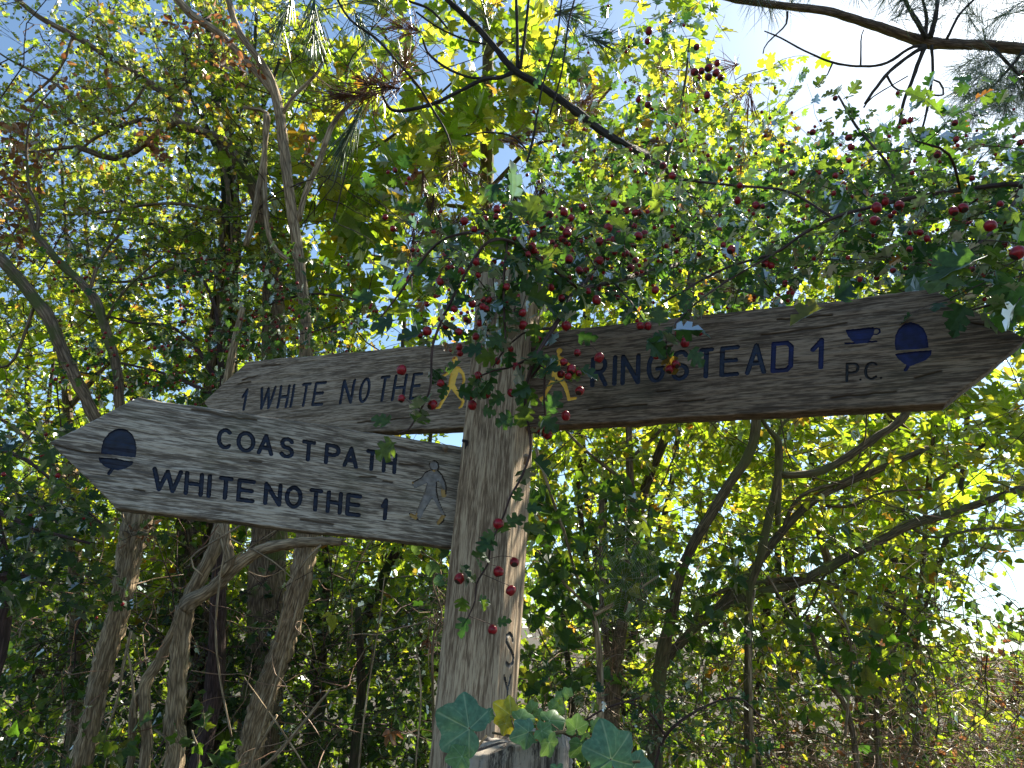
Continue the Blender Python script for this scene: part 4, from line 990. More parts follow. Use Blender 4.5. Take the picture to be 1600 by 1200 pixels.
L_ = [(P(600, 135, 1.9), dl(600, 135, 560, 130), 110, .12, .9), (P(560, 150, 1.9), dl(600, 135, 500, 140), 90, .13, .6), (P(625, 115, 1.9), dl(0, 0, 20, -40), 60, .10, .8), (P(640, 45, 1.9), dl(0, 0, -40, -10), 60, .10, .8), (P(600, 10, 1.9), dl(0, 0, -30, -20), 50, .10, .8), (P(560, 30, 1.95), dl(0, 0, 30, 60), 50, .1, .8)]
tuft('needle_tuft', t, M['dryneedle'], L_[:4], .0010)
L_ += [(P(490, 20, 1.9), dl(0, 0, 0, 50), 80, .14, .4), (P(450, 10, 1.9), dl(0, 0, -20, 50), 50, .12, .5), (P(880, 20, 1.9), dl(0, 0, 30, 10), 50, .1, .7), (P(925, 60, 2), dl(0, 0, 30, 10), 60, .1, .7), (P(760, 30, 1.9), dl(0, 0, -10, -40), 50, .09, .7), (P(555, 190, 1.9), dl(560, 130, 510, 240), 80, .15, .25)]
tuft('needle_tuft', t, M['needle'], L_[4:], .0010)
L_ = [(P(U(640, 720), U(280, 400), 2.2), np.array([0, 0, -1]) + rng.normal(0, .2, 3), 36, .11, .3) for k in range(9)] + [(P(U(780, 850), U(210, 300), 2.3), np.array([0, 0, -1]) + rng.normal(0, .4, 3), 36, .11, .4) for k in range(8)] + \
     [(P(U(700, 800), U(250, 370), 2.2), np.array([0, 0, -1]) + rng.normal(0, .6, 3), 30, .10, .5) for k in range(10)] + [(P(U(900, 1180), U(90, 260), 2.6), rand_dir(-.4), 34, .12, .5) for k in range(18)] + [(P(U(830, 960), U(100, 200), 2.6), rand_dir(-.4), 34, .12, .5) for k in range(5)]
tuft('dead_needle_tuft', t, M['dryneedle'], L_, .0011)

# ============================================================== NEAR HAWTHORN with the berries
haw = thing('hawthorn_tree', ground_pt(1180, 1150, 2.3), 'hawthorn leaning over the post top and dark arm, hung with red berries', 'tree')
g = Geo()
trunk_limb(g, [(1181, 640, 13), (1180, 665, 14), (1175, 695, 14), (1162, 725, 14), (1140, 757, 14), (1120, 790, 15), (1100, 822, 15), (1078, 860, 15), (1062, 900, 16), (1050, 960, 18), (1030, 1060, 21), (1024, 1190, 22)], 2.3, 14, .025, .08, 4, 22, .004)
g.obj('trunk', M['olive_bark'], haw)
g = Geo()
BR = [[(1175, 695, 8), (1185, 640, 12), (1200, 560, 11), (1235, 460, 11), (1252, 430, 12), (1275, 400, 12), (1300, 380, 12), (1340, 367, 10), (1380, 370, 7)],
      [(1215, 820, 9), (1216, 760, 12), (1217, 700, 12), (1214, 684, 10), (1200, 670, 7), (1190, 655, 6)], [(1217, 740, 10), (1235, 741, 11), (1270, 738, 12), (1300, 728, 12), (1330, 710, 12), (1370, 682, 12), (1415, 646, 12), (1440, 560, 12), (1425, 440, 11), (1424, 400, 10), (1405, 330, 8), (1400, 280, 6)],
      [(1170, 1180, 14), (1170, 990, 12), (1170, 925, 12), (1184, 880, 13), (1200, 815, 13), (1210, 780, 12), (1217, 735, 12)],
      [(1180, 660, 8), (1165, 560, 8), (1140, 480, 8), (1110, 400, 7), (1060, 330, 6), (1040, 270, 5), (1055, 200, 5), (1070, 130, 4), (1078, 60, 3)],
      [(1140, 480, 5), (1145, 430, 6), (1145, 470, 5)], [(1214, 684, 5), (1225, 660, 5), (1260, 630, 4)]]
for k, pts in enumerate(BR): limb(g, pts, 2.3, 10, .025, .09, 3, .004, k + 3)
g.obj('branch', M['olive_bark'], haw); g = Geo()
BR2 = [[(1400, 430, 7, 2.2), (1500, 350, 8, 1.6), (1600, 292, 9, 1.3), (1500, 297, 7, 1.25), (1400, 314, 7, 1.22), (1350, 326, 6, 1.2), (1300, 341, 6, 1.2), (1250, 368, 5, 1.2), (1210, 395, 5, 1.2), (1130, 420, 4, 1.2), (1040, 470, 3, 1.2)],
       [(1110, 400, 7, 2.3), (1030, 420, 8, 1.7), (960, 440, 7, 1.3), (903, 452, 7, 1.1), (882, 485, 8, 1.02), (863, 513, 8, 1), (837, 557, 7, .98), (822, 600, 6, .98), (820, 640, 5, .98), (828, 700, 4, .98), (814, 745, 4, .98), (797, 775, 4, .97), (786, 806, 3.4, .97), (767, 849, 3.4, .97), (762, 880, 3.2, .97), (745, 910, 3, .97), (741, 940, 2.4, .97), (728, 970, 2, .97)],
       [(903, 452, 5, 1.1), (860, 420, 5, 1.05), (800, 380, 5, 1.02), (763, 378, 5, 1), (735, 413, 4.5, 1), (703, 473, 4.5, .98), (677, 537, 4, .97), (673, 603, 3.6, .96), (662, 632, 3.2, .96), (640, 670, 3, .96), (622, 677, 2.4, .96)],
       [(763, 360, 4, 1), (700, 370, 4, 1), (663, 400, 4, 1), (627, 453, 3.4, 1), (590, 500, 2.6, 1)], [(800, 330, 4, 1.05), (792, 385, 4, 1.02), (786, 440, 4, 1), (787, 500, 4, .98), (789, 531, 3, .97)],
       [(837, 557, 5, .98), (800, 574, 3.5, .98), (770, 580, 3, .98), (750, 588, 2.5, .98)], [(863, 513, 5, 1), (820, 520, 3, 1), (790, 545, 3, 1), (770, 575, 2.4, 1)],
       [(830, 590, 4, .98), (850, 570, 4, .96), (850, 620, 3, .96), (852, 650, 2.4, .96)], [(1037, 265, 5, 2.0), (1000, 330, 6, 1.6), (960, 380, 6, 1.35), (903, 452, 7, 1.1)], [(1210, 395, 4, 1.2), (1120, 450, 3, 1.15), (1060, 500, 3, 1.05), (1040, 540, 2.4, 1.02), (1050, 570, 2, 1.02)],
       [(960, 440, 4, 1.3), (985, 470, 3, 1.15), (1005, 500, 2.4, 1.05)], [(1300, 341, 4, 1.2), (1230, 300, 4, 1.3), (1150, 290, 4, 1.4), (1060, 280, 4, 1.5)], [(1400, 314, 4, 1.22), (1390, 260, 4, 1.3), (1340, 200, 4, 1.4), (1310, 150, 3, 1.5)],
       [(1500, 297, 5, 1.25), (1480, 240, 4, 1.2), (1430, 220, 3, 1.2)], [(1600, 292, 5, 1.3), (1560, 350, 5, 1.1), (1500, 400, 4, 1.0), (1450, 420, 3, 1)], [(1600, 292, 5, 1.3), (1620, 420, 5, 1.05), (1560, 470, 4, .95), (1500, 490, 3, .95)]]
TW = []
for k, pts in enumerate(BR2): TW.append(limb(g, pts, 1, 8, .008 if k in (1, 2, 4) else .02, .12, 0, .0025, k))
g.obj('branch', M['twig'], haw)
bl = []; tw = Geo(); lv = Leaves()
B3 = [(315,137,20),(470,82,20),(465,115,15),(363,175,16),(413,125,16),(553,222,15),(640,195,17),(718,107,18),(783,94,18),(815,123,16),(870,73,17),(1018,57,17),(991,88,14),(993,170,19),(1043,202,20),(1020,227,19),(950,235,18),(800,193,20),(684,160,17),(776,220,18),(635,255,18),(645,275,17),(808,317,20),(664,378,20),(455,328,14),(302,372,18),(382,390,14),(203,421,19),(372,330,16),(513,445,17),(510,518,16),(562,492,16),(589,568,16),(592,625,24),(390,615,17),(432,507,15),(405,505,15),(332,500,18),(352,525,17),(270,550,18),(231,628,17),(142,653,24),(290,656,18),(110,672,14),(202,595,12),(655,685,23),(795,628,24),(938,507,21),(772,498,17),(908,403,17),(858,370,19),(940,330,19),(962,318,17),(725,448,14),(22,835,23),(22,968,17),(205,898,18),(167,998,23),(381,866,21),(418,946,24),(343,955,22),(354,1000,22),(562,820,23),(537,942,20),(470,793,16),(783,798,18),(818,832,24),(769,853,19),(803,865,18),(852,850,15),(846,754,18),(948,777,22),(857,932,22),(792,1050,21),(680,1124,22),(708,1140,22)]
B2 = [(428,97,11),(423,130,9),(577,147,10),(570,225,13),(592,222,11),(580,243,12),(615,212,13),(614,241,12),(638,228,12),(641,198,10),(652,243,11),(610,298,11),(425,328,11),(395,312,9),(437,337,9),(577,345,9),(412,438,9),(472,518,12),(510,520,9),(502,550,12),(318,637,12),(300,658,9),(162,663,13),(182,683,12),(220,648,11),(118,670,12),(172,728,14),(160,745,12),(66,730,12),(273,755,14),(300,713,14),(335,733,13),(320,750,14),(385,665,11),(397,665,11),(395,738,14),(413,732,12),(380,768,11),(178,810,14),(272,815,14),(210,845,12),(83,852,14),(243,868,12),(371,838,13),(448,907,12),(264,938,15),(122,898,10),(33,978,13),(65,775,15),(712,580,10),(763,642,12),(705,627,11),(685,780,14),(792,824,12),(810,830,12),(820,815,11),(1135,690,19),(1140,650,18),(1165,630,15),(1210,642,17),(1225,380,11),(1245,375,11),(1052,430,13),(1060,460,13),(1123,505,11),(1330,483,14),(1495,706,21),(1455,697,14),(1525,688,15),(1550,698,15),(1380,660,18),(1410,650,18),(1580,790,25),(1590,445,13),(1438,557,10),(875,540,10),(940,413,10)]
BP = [(1000.5,509.5,6.5),(1012,510,6.5),(1061,522,7),(1070,536,7),(1093,520,5),(1029.5,544,6),(1026,555.5,6.5),(1056,569,6.5),(1046,577,6.5),(779,818.7,8.5),(803.7,878.5,8),(779,893.6,8.5),(718,904,8.3),(798,923,7.5),(769.5,984,8)]
BP += [(620 + x / 3, 300 + y / 3, r / 3) for x, y, r in B3] + [(800 + x / 2, y / 2, r / 2) for x, y, r in B2]
allp = np.vstack(TW)
def stalk(a, b, r=.0005):
    m_ = (a + b) / 2 + rng.normal(0, .002, 3); tube(tw, smooth_path(np.array([[*b, r], [*m_, r], [*a, r]]), step=.006), 4, cap=False)
for x, y, r in BP:
    # depth from the nearest twig in the picture
    r *= .85 if x > 1320 else 1
    best = None
    zz = (allp[:, :3] - CP) @ FW; xs = 800 + FPX * ((allp[:, :3] - CP) @ RT) / zz; ys = 600 - FPX * ((allp[:, :3] - CP) @ UP) / zz
    dd = (xs - x) ** 2 + (ys - y) ** 2 + ((ys > y - 3) * 250); k = dd.argmin()
    d = float(np.clip(zz[k], .93, 1.9)) ; d = min(d, 1.06) if (y > 440 and x < 1120) else d
    d *= U(.985, 1.015)
    rad = min(r / FPX * d, .0078)
    d2 = rad * FPX / r if r / FPX * d > .0078 else d
    c = P(x, y, d2); bl.append((c, rad))
    a = allp[k, :3]; L0 = np.linalg.norm(a - c)
    if L0 > .05: a = c + nrm(a - c) * U(.02, .035) + np.array([0, 0, .012])
    stalk(a, c + np.array([0, 0, rad * .9]))
    if random.random() < .75:
        la = nrm(rng.normal(0, 1, 3) + np.array([0, 0, -.2])); lv.add('haw', a, la, nrm(np.array([0, -.7, .8]) + rng.normal(0, .5, 3)), U(.022, .036))
# leaves along the near twigs
for k, pa in enumerate(TW):
    for q in pa:
        x, y, z = proj(q[:3])
        pr = {1: .26, 2: .14, 3: .25, 4: .45, 5: .5, 6: .4, 7: .4}.get(k, .55) * (.5 if y > 740 else 1)
        if random.random() < pr:
            la = nrm(rng.normal(0, 1, 3) + np.array([0, 0, -.25])); lv.add('haw', q[:3] + la * .004, la, nrm(np.array([0, -.5, .9]) + rng.normal(0, .5, 3)), U(.024, .04))
# leaves picked out in the photograph in front of post and boards
for x, y, s, ax, ay in ((700, 588, 30, .5, -1), (712, 610, 34, 1, .2), (620, 690, 44, -1, .6), (612, 662, 34, -.9, -.3), (757, 546, 34, -1, .1), (765, 540, 22, 1, 0), (795, 545, 30, 0, .8), (827, 560, 30, 1, .3), (900, 522, 34, 1, .2), (880, 505, 30, .6, -.6),
                        (830, 600, 34, -.7, .6), (822, 630, 38, -.2, 1), (805, 650, 34, -1, .2), (845, 650, 36, .6, .6), (790, 615, 30, -.8, .6), (748, 618, 28, .4, -.6), (735, 612, 26, 1, .4), (752, 640, 24, 1, .2), (880, 590, 36, .8, -.4), (905, 575, 34, .8, .6), (770, 598, 28, -.8, .8),
                        (1030, 510, 34, .3, -1), (1050, 515, 44, .9, .1), (1080, 512, 34, 1, .3), (1010, 528, 40, .8, .4), (1075, 545, 36, .7, .8), (1040, 530, 30, -.6, .2), (790, 820, 34, 1, -.2), (812, 825, 40, .9, .3), (775, 832, 28, -.6, .5), (820, 795, 26, 1, -.2), (805, 785, 24, .3, -1),
                        (718, 880, 36, .2, .8), (722, 930, 32, .1, .7), (775, 975, 24, .9, -.3), (752, 935, 20, .1, 1), (700, 600, 26, -.4, .6), (660, 520, 40, -1, .3), (620, 500, 44, -1, 0), (585, 470, 36, -.7, -.4), (1290, 480, 56, -1, .3), (1300, 470, 50, .8, -.6), (1545, 470, 60, .8, .3), (1510, 472, 46, -.2, .8),
                        (1590, 435, 80, -.4, .7), (1540, 400, 90, -1, .3), (1500, 415, 70, -.9, .4), (790, 440, 40, -.2, .8), (820, 460, 46, .6, .5), (850, 470, 44, .8, .3), (835, 440, 40, .3, -.8), (760, 470, 36, -.3, .8), (880, 470, 36, .5, .9), (835, 500, 36, .2, 1), (808, 440, 34, 1, 0), (800, 315, 60, .1, -.9), (820, 350, 50, .2, -.8)):
    d = .96 if x < 1200 else .92
    if y < 480 and x < 900: d = 1.0
    axv = RT * ax - UP * ay; lv.add('haw', P(x, y, d), axv + rng.normal(0, .15, 3), nrm(-FW * .8 + np.array([0, 0, .5]) + rng.normal(0, .35, 3)), s / FPX * d * 1.05, U(.1, .8))
nb = lambda *a, **k: cloud(tw, lv, 'haw', *a, berries=bl, tilt=.6, rt=.0012, **k)
nb((640, 330, 1010, 455), (1.1, 1.6), 60, .032, (4, 8), (.08, .2), 60, -.3, 7, bn=5)
nb((860, 300, 1250, 470), (1.4, 2.2), 105, .034, (6, 10), (.1, .25), 70, -.2, 8, bn=3)
nb((980, 225, 1400, 430), (1.5, 2.5), 120, .036, (6, 11), (.12, .3), 70, -.1, 9, bn=3)
nb((1270, 215, 1640, 410), (1.2, 2.0), 125, .036, (6, 10), (.1, .25), 70, -.2, 10, bn=3)
nb((700, 330, 890, 440), (1.02, 1.2), 22, .032, (5, 8), (.05, .12), 50, -.6, 17, bn=1)
nb((735, 440, 820, 540), (.98, 1.06), 6, .030, (3, 6), (.04, .09), 50, -.8, 18, bn=2)
nb((1040, 400, 1500, 470), (1.15, 1.5), 26, .034, (5, 8), (.06, .14), 50, -.3, 19, bn=2)
nb((1480, 330, 1640, 480), (1.0, 1.5), 40, .036, (5, 8), (.08, .18), 50, -.4, 11, bn=1)
nb((840, 0, 1080, 330), (1.8, 2.6), 55, .036, (5, 9), (.1, .25), 60, -.1, 12, bn=2)
nb((1520, 400, 1640, 460), (.92, 1.1), 5, .036, (4, 7), (.06, .12), 50, -.6, 13)
tw.obj('twig', M['twig'], haw)['kind'] = 'stuff'; lv.build(haw, M['haw'], 300); place_berries(haw, bl, M['berry'], 300)

# second berry bush: dark reds between the left stems and the sign
bl0 = []
t = thing('hawthorn_bush', ground_pt(330, 1100, 2.9), 'dark-leaved bush thick with small red berries above the brown arm', 'bush')
g = Geo(); trunk_limb(g, [(340, 520, 8), (350, 640, 14), (340, 900, 22), (330, 1100, 28)], 2.8, 10, .06, .08, 4, 4)
for pts in ([(345, 600, 9), (280, 520, 6), (200, 500, 4), (130, 480, 3)], [(345, 560, 8), (400, 480, 6), (470, 460, 4), (560, 470, 3)], [(342, 540, 7), (330, 460, 5), (290, 400, 3)], [(348, 620, 8), (270, 590, 5), (190, 570, 3)]): limb(g, pts, 2.8, 7, .05, .1, wob=.02)
g.obj('stem', M['twig'], t)
bl = []; tw = Geo(); lv = Leaves()
cloud(tw, lv, 'haw', (140, 390, 660, 620), (2.2, 3), 170, .036, (6, 10), (.12, .28), 60, -.2, 14, berries=bl, bn=5, tilt=.6)
tw.obj('twig', M['twig'], t)['kind'] = 'stuff'; lv.build(t, M['haw'], 120); place_berries(t, bl, M['berry'], 250)
t = thing('hawthorn_bush', ground_pt(0, 1100, 1.9), 'dark teal-leaved bush at the left edge beneath the pointed tip of the silver arm', 'bush')
g = Geo(); trunk_limb(g, [(-20, 660, 10), (-10, 800, 16), (0, 1000, 24)], 1.9, 10, .06, .08, 4, 5)
for pts in ([(-15, 700, 9), (40, 720, 6), (110, 780, 4), (160, 820, 3)], [(-10, 800, 9), (60, 830, 6), (140, 850, 4)], [(-10, 900, 9), (40, 900, 6), (100, 930, 4)]): limb(g, pts, 1.9, 7, .05, .1, wob=.01)
g.obj('stem', M['twig'], t)
bl = []; tw = Geo(); lv = Leaves()
cloud(tw, lv, 'haw', (-60, 680, 120, 960), (1.5, 2.1), 62, .042, (6, 10), (.1, .22), 60, -.4, 15, berries=bl, bn=1, tilt=.6)
cloud(tw, lv, 'haw', (60, 780, 200, 940), (1.9, 2.3), 20, .042, (6, 10), (.1, .22), 60, -.4, 16, berries=bl, bn=1, tilt=.6)
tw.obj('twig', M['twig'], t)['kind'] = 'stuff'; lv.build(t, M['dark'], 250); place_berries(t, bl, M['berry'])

# ============================================================== RIGHT-HAND SHRUBS
def bush(name, label, cat, base, stems, d, clouds, kind, mat, bark, nobj=120, size=.045, group=None, **kw):
    t = thing(name, ground_pt(*base, d), label, cat, group)
    g = Geo()
    for k, pts in enumerate(stems): trunk_limb(g, pts, d, 9, .05, .08, 3, k + 2, .01) if pts[-1][1] > 1100 else limb(g, pts, d, 8, .04, .09, 3, .008, k)
    if stems: g.obj('stem', M[bark], t)
    tw = Geo(); lv = Leaves()
    for k, cl in enumerate(clouds): cloud(tw, lv, kind, cl[0], cl[1], cl[2], size * (cl[3] if len(cl) > 3 else 1), seed=20 + k + len(label), **kw)
    tw.obj('twig', M['twig'], t)['kind'] = 'stuff'; lv.build(t, M[mat], nobj); return t
big = dict(nl=(6, 10), length=(.2, .45), tilt=.5, rt=.0025)
bush('hazel_bush', 'arching branches crossing low right, running up from beside the post to the right edge', 'bush', (1020, 1180), [
     [(1660, 735, 9), (1600, 760, 10), (1495, 800, 12), (1420, 822, 12), (1375, 846, 13), (1320, 876, 14), (1250, 910, 14), (1180, 927, 14), (1120, 955, 13), (1070, 1000, 14), (1030, 1060, 15), (1020, 1190, 18)],
     [(1450, 700, 8), (1370, 735, 11), (1320, 756, 12), (1270, 785, 13), (1220, 835, 13), (1170, 900, 14), (1120, 952, 14), (1100, 975, 13)], [(1420, 960, 5), (1350, 930, 6), (1250, 905, 7), (1120, 925, 6), (1070, 1000, 7)],
     [(1380, 700, 5), (1330, 745, 6), (1250, 775, 6), (1220, 835, 7)], [(1290, 790, 5), (1330, 790, 5), (1380, 770, 4), (1450, 765, 3)], [(1310, 880, 5), (1290, 900, 4), (1260, 960, 3), (1230, 980, 3)], [(1420, 822, 6), (1460, 840, 5), (1540, 825, 4), (1620, 830, 3)]],
     2.6, [((1180, 640, 1620, 860), (2.5, 3.2), 150), ((1000, 880, 1500, 1150), (2.3, 2.9), 90, .8), ((1150, 860, 1480, 1000), (2.5, 3), 40)], 'ova', 'hedge', 'olive_bark', 250, .046, nl=(6, 10), length=(.12, .3), tilt=.6)
bush('maple_sapling', 'bright backlit sapling directly under the pointed end of the dark arm', 'sapling', (1450, 1180),
     [[(1470, 620, 5), (1450, 750, 6), (1440, 900, 8), (1430, 1120, 11)], [(1450, 700, 7), (1380, 640, 5), (1330, 600, 3)], [(1450, 760, 7), (1530, 700, 5), (1600, 650, 3)]],
     3.4, [((1260, 540, 1640, 800), (3.0, 3.8), 120), ((1200, 600, 1500, 820), (3.3, 4), 40)], 'syc', 'hedge', 'olive_bark', 250, .085, nl=(3, 6), length=(.2, .4), tilt=.4, rt=.002, upn=(.1, -.2, 1))
bush('hedge_shrub', 'sunlit yellow-green shrub filling the gap between post and dark arm underside', 'shrub', (1000, 1150),
     [[(982, 640, 9), (984, 720, 11), (987, 810, 13), (975, 950, 15), (960, 1120, 18)], [(940, 760, 9), (942, 920, 11), (946, 990, 12), (952, 1120, 14)], [(984, 720, 7), (1040, 660, 5), (1080, 600, 4)], [(984, 760, 7), (910, 700, 5), (870, 650, 4)]],
     2.9, [((830, 640, 1250, 850), (2.9, 3.8), 230), ((840, 640, 1200, 760), (2.7, 3.2), 60)], 'lob', 'hedge', 'grey_bark', 250, .054, nl=(7, 12), length=(.12, .28), tilt=.5)
bush('hedge_shrub', 'yellow-green shrub glowing above the dark arm between the berry sprays', 'shrub', (1150, 1150),
     [[(1140, 420, 8), (1145, 480, 9), (1270, 800, 12), (1350, 1120, 18)], [(1145, 460, 7), (1060, 400, 5), (980, 340, 4)], [(1145, 500, 8), (1240, 400, 6), (1320, 340, 4)]],
     3.8, [((820, 160, 1320, 500), (3.4, 4.8), 360), ((1250, 280, 1640, 520), (3.2, 4.6), 230), ((1000, 120, 1180, 330), (3.6, 4.6), 40)], 'lob', 'hedge', 'grey_bark', 200, .066, **big)
bush('hedge_shrub', 'tall shrub with backlit leaves between the leaning stems at far left', 'shrub', (120, 1150),
     [[(90, 500, 10), (110, 700, 16), (120, 1120, 26)], [(105, 640, 9), (180, 560, 6), (260, 520, 4)], [(110, 760, 9), (40, 680, 6), (-20, 640, 4)]],
     3.8, [((-60, 430, 340, 780), (3.3, 4.4), 300), ((-60, 760, 320, 1000), (3.2, 4.2), 260), ((300, 430, 560, 640), (3.8, 4.6), 170)], 'lob', 'hedge', 'grey_bark', 200, .060, **big)
bush('hedge_shrub', 'bright-leaved shrub seen in the gap beneath the middle of the silver arm', 'shrub', (480, 1150),
     [[(520, 700, 12), (515, 820, 16), (500, 1000, 22), (490, 1150, 26)], [(640, 820, 12), (600, 900, 16), (560, 1000, 20)]],
     4.2, [((230, 790, 720, 960), (3.8, 5), 330), ((380, 940, 700, 1060), (4, 5), 130)], 'lob', 'hedge', 'dark_bark', 150, .066, **big)
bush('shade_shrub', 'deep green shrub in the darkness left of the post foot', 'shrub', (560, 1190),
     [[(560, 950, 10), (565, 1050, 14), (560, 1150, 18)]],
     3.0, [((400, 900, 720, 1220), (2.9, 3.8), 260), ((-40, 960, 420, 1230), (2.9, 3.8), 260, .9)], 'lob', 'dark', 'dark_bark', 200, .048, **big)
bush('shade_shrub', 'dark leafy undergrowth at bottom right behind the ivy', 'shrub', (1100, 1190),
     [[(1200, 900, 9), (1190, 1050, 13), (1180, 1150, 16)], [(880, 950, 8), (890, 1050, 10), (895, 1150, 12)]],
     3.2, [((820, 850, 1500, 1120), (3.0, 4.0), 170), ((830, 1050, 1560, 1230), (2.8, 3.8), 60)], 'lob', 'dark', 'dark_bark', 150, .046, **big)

bush('bramble_bush', 'leafy bramble at bottom right in front of the dry bracken', 'bush', (1350, 1190),
     [[(1420, 930, 5), (1400, 1000, 7), (1370, 1140, 9)], [(1260, 960, 5), (1290, 1060, 7), (1330, 1140, 9)]],
     2.8, [((850, 840, 1500, 1080), (2.5, 3.3), 85), ((1000, 1040, 1640, 1200), (2.5, 3.3), 34), ((1440, 980, 1660, 1100), (3, 3.6), 30)], 'lob', 'hedge', 'grey_bark', 250, .052, nl=(5, 9), length=(.1, .28), tilt=.55)
# ivy on the right of the post
def ivy(label, base, d, stems, boxes, nobj=280, size=.042, mat='ivy'):
    t = thing('ivy_plant', ground_pt(*base, d), label, 'ivy')
    g = Geo()
    for k, pts in enumerate(stems): limb(g, pts, d, 7, .02, .12, 0, .006, k)
    g.obj('stem', M['pale_bark'], t); tw = Geo(); lv = Leaves()
    for b, dep, n in boxes: cloud(tw, lv, 'ivy', b, dep, n, size, (3, 6), (.06, .16), 50, -.35, 31, tilt=.45, upn=(0, -.9, .6), holes=0)
    tw.obj('tendril', M['olive_bark'], t)['kind'] = 'stuff'; lv.build(t, M[mat], nobj); return t
ivy('curtain of ivy close to the right side of the post shaft', (930, 1150), 1.9, [[(838, 700, 5), (862, 775, 5), (880, 830, 5), (898, 895, 5), (920, 945, 7), (935, 1000, 10), (938, 1100, 12), (935, 1230, 14)], [(930, 960, 7), (985, 930, 4), (1030, 900, 3)], [(920, 950, 5), (870, 900, 4), (840, 860, 3)]],
    [((820, 760, 1010, 960), (1.75, 2.1), 60), ((830, 900, 960, 1080), (1.8, 2.2), 26), ((960, 840, 1090, 980), (1.9, 2.2), 16)], size=.040)
ivy('dark ivy trailing in strands below the long low branch at right', (1190, 1160), 2.2, [[(1200, 900, 4), (1240, 960, 4), (1290, 1000, 4), (1310, 1080, 4)], [(1180, 920, 4), (1170, 1000, 5), (1180, 1200, 6)], [(1290, 930, 4), (1330, 1000, 4), (1320, 1150, 4)]],
    [((1090, 850, 1390, 1020), (2.0, 2.4), 20), ((1240, 980, 1370, 1150), (2.0, 2.2), 12)], 200, .045)
ivy('ivy creeping among the stems at the bottom left corner', (330, 1180), 1.9, [[(300, 1230, 4), (310, 1180, 4), (300, 1140, 3)], [(160, 1230, 4), (170, 1180, 3)]],
    [((270, 1130, 350, 1210), (1.8, 2), 7), ((130, 1150, 200, 1220), (1.8, 2), 5), ((0, 1040, 60, 1160), (1.8, 2.1), 6), ((20, 950, 60, 1010), (1.8, 2.1), 3)], 100, .034, 'ivy')

# small pale new leaves low in front
t = thing('hawthorn_shoot', ground_pt(1100, 1180, 1.9), 'low spray of small white-glinting leaves at the bottom, right of the cut post', 'shrub')
g = Geo(); limb(g, [(1020, 1210, 5), (1040, 1150, 5), (1090, 1110, 4), (1150, 1090, 3), (1190, 1120, 2)], 1.8, 6, .02, .1); limb(g, [(1040, 1150, 4), (1010, 1110, 3), (960, 1090, 2)], 1.8, 6, .02, .1); limb(g, [(880, 1150, 4), (940, 1110, 3), (1000, 1090, 3)], 1.7, 6, .02, .1)
g.obj('stem', M['twig'], t); tw = Geo(); lv = Leaves()
cloud(tw, lv, 'haw', (860, 1070, 1210, 1180), (1.6, 2.0), 34, .028, (6, 10), (.06, .14), 50, -.5, 40, tilt=.5)
tw.obj('twig', M['twig'], t)['kind'] = 'stuff'; lv.build(t, M['haw'], 250)

# ------------------------------------------------------------------ dead bracken, brown debris, dry leaves
t = thing('dead_bracken', ground_pt(1380, 1150, 3.6), 'collapsed tan and pink-brown dead bracken at the lower right', 'bracken')
g = Geo()
for k in range(1900):
    x, y, d = U(1120, 1680), U(1010, 1260), U(2.7, 4.8); 
    if y < 1230 - (x - 1080) * .38: 
        if random.random() < .8: continue
    p = P(x, y, d); a = rand_dir(-.1, .6); pts = []
    n = random.randint(4, 7)
    for i in range(n): pts.append([*p, .0022 * (1 - i / n * .7)]); a = nrm(a + rng.normal(0, .25, 3) + np.array([0, 0, -.08])); p = p + a * .075
    tube(g, np.array(pts), 3, cap=False)
g.obj('dead_stem', M['straw'], t)['kind'] = 'stuff'
lv = Leaves()
for k in range(800):
    x, y, d = U(1080, 1680), U(960, 1260), U(2.9, 4.8)
    if y < 1180 - (x - 1080) * .35 and random.random() < .75: continue
    lv.add('ova', P(x, y, d), rand_dir(-.3), rand_dir(.6), U(.02, .05))
lv.build(t, M['dry'], 0, stuff='dead_frond')
t = thing('twig_thicket', ground_pt(1150, 1150, 3.0), 'mesh of bare brown twigs woven through the hedge right of the post', 'thicket')
g = Geo()
for k in range(420):
    x, y = (U(830, 1620), U(650, 1200)) if k % 3 else (U(830, 1250), U(850, 1220))
    if in_hole(x, y): continue
    p = P(x, y, U(2.2, 3.6)); a = rand_dir(.25, .8); pts = []; n = random.randint(5, 12); r0_ = U(.001, .003)
    for i in range(n): pts.append([*p, r0_ * (1 - i / n * .6)]); a = nrm(a + rng.normal(0, .2, 3)); p = p + a * .075
    tube(g, np.array(pts), 4, cap=False)
g.obj('bare_twig', M['olive_bark'], t)['kind'] = 'stuff'
g = Geo()
for k in range(480):
    x, y = U(830, 1620), 660 + 560 * math.sqrt(random.random())
    if in_hole(x, y): continue
    p = P(x, y, U(2.2, 3.4)); a = rand_dir(-.1, .8); pts = []; n = random.randint(5, 11)
    for i in range(n): pts.append([*p, .0018 * (1 - i / n * .6)]); a = nrm(a + rng.normal(0, .28, 3) + np.array([0, 0, -.05])); p = p + a * .06
    tube(g, np.array(pts), 3, cap=False)
g.obj('dry_stem', M['straw'], t)['kind'] = 'stuff'
t = thing('twig_thicket', ground_pt(150, 1150, 3.2), 'fine dark twigs crisscrossing between the pale stems and the sky at left', 'thicket')
g = Geo()
for k in range(520):
    x, y = (U(-40, 620), U(-30, 620)) if k % 2 else (U(-40, 640), U(640, 1220))
    p = P(x, y, U(2.5, 3.8)); a = rand_dir(.25, .8); pts = []; n = random.randint(5, 11); r0_ = U(.001, .0035)
    for i in range(n): pts.append([*p, r0_ * (1 - i / n * .6)]); a = nrm(a + rng.normal(0, .2, 3)); p = p + a * .075
    tube(g, np.array(pts), 4, cap=False)
g.obj('bare_twig', M['twig'], t)['kind'] = 'stuff'
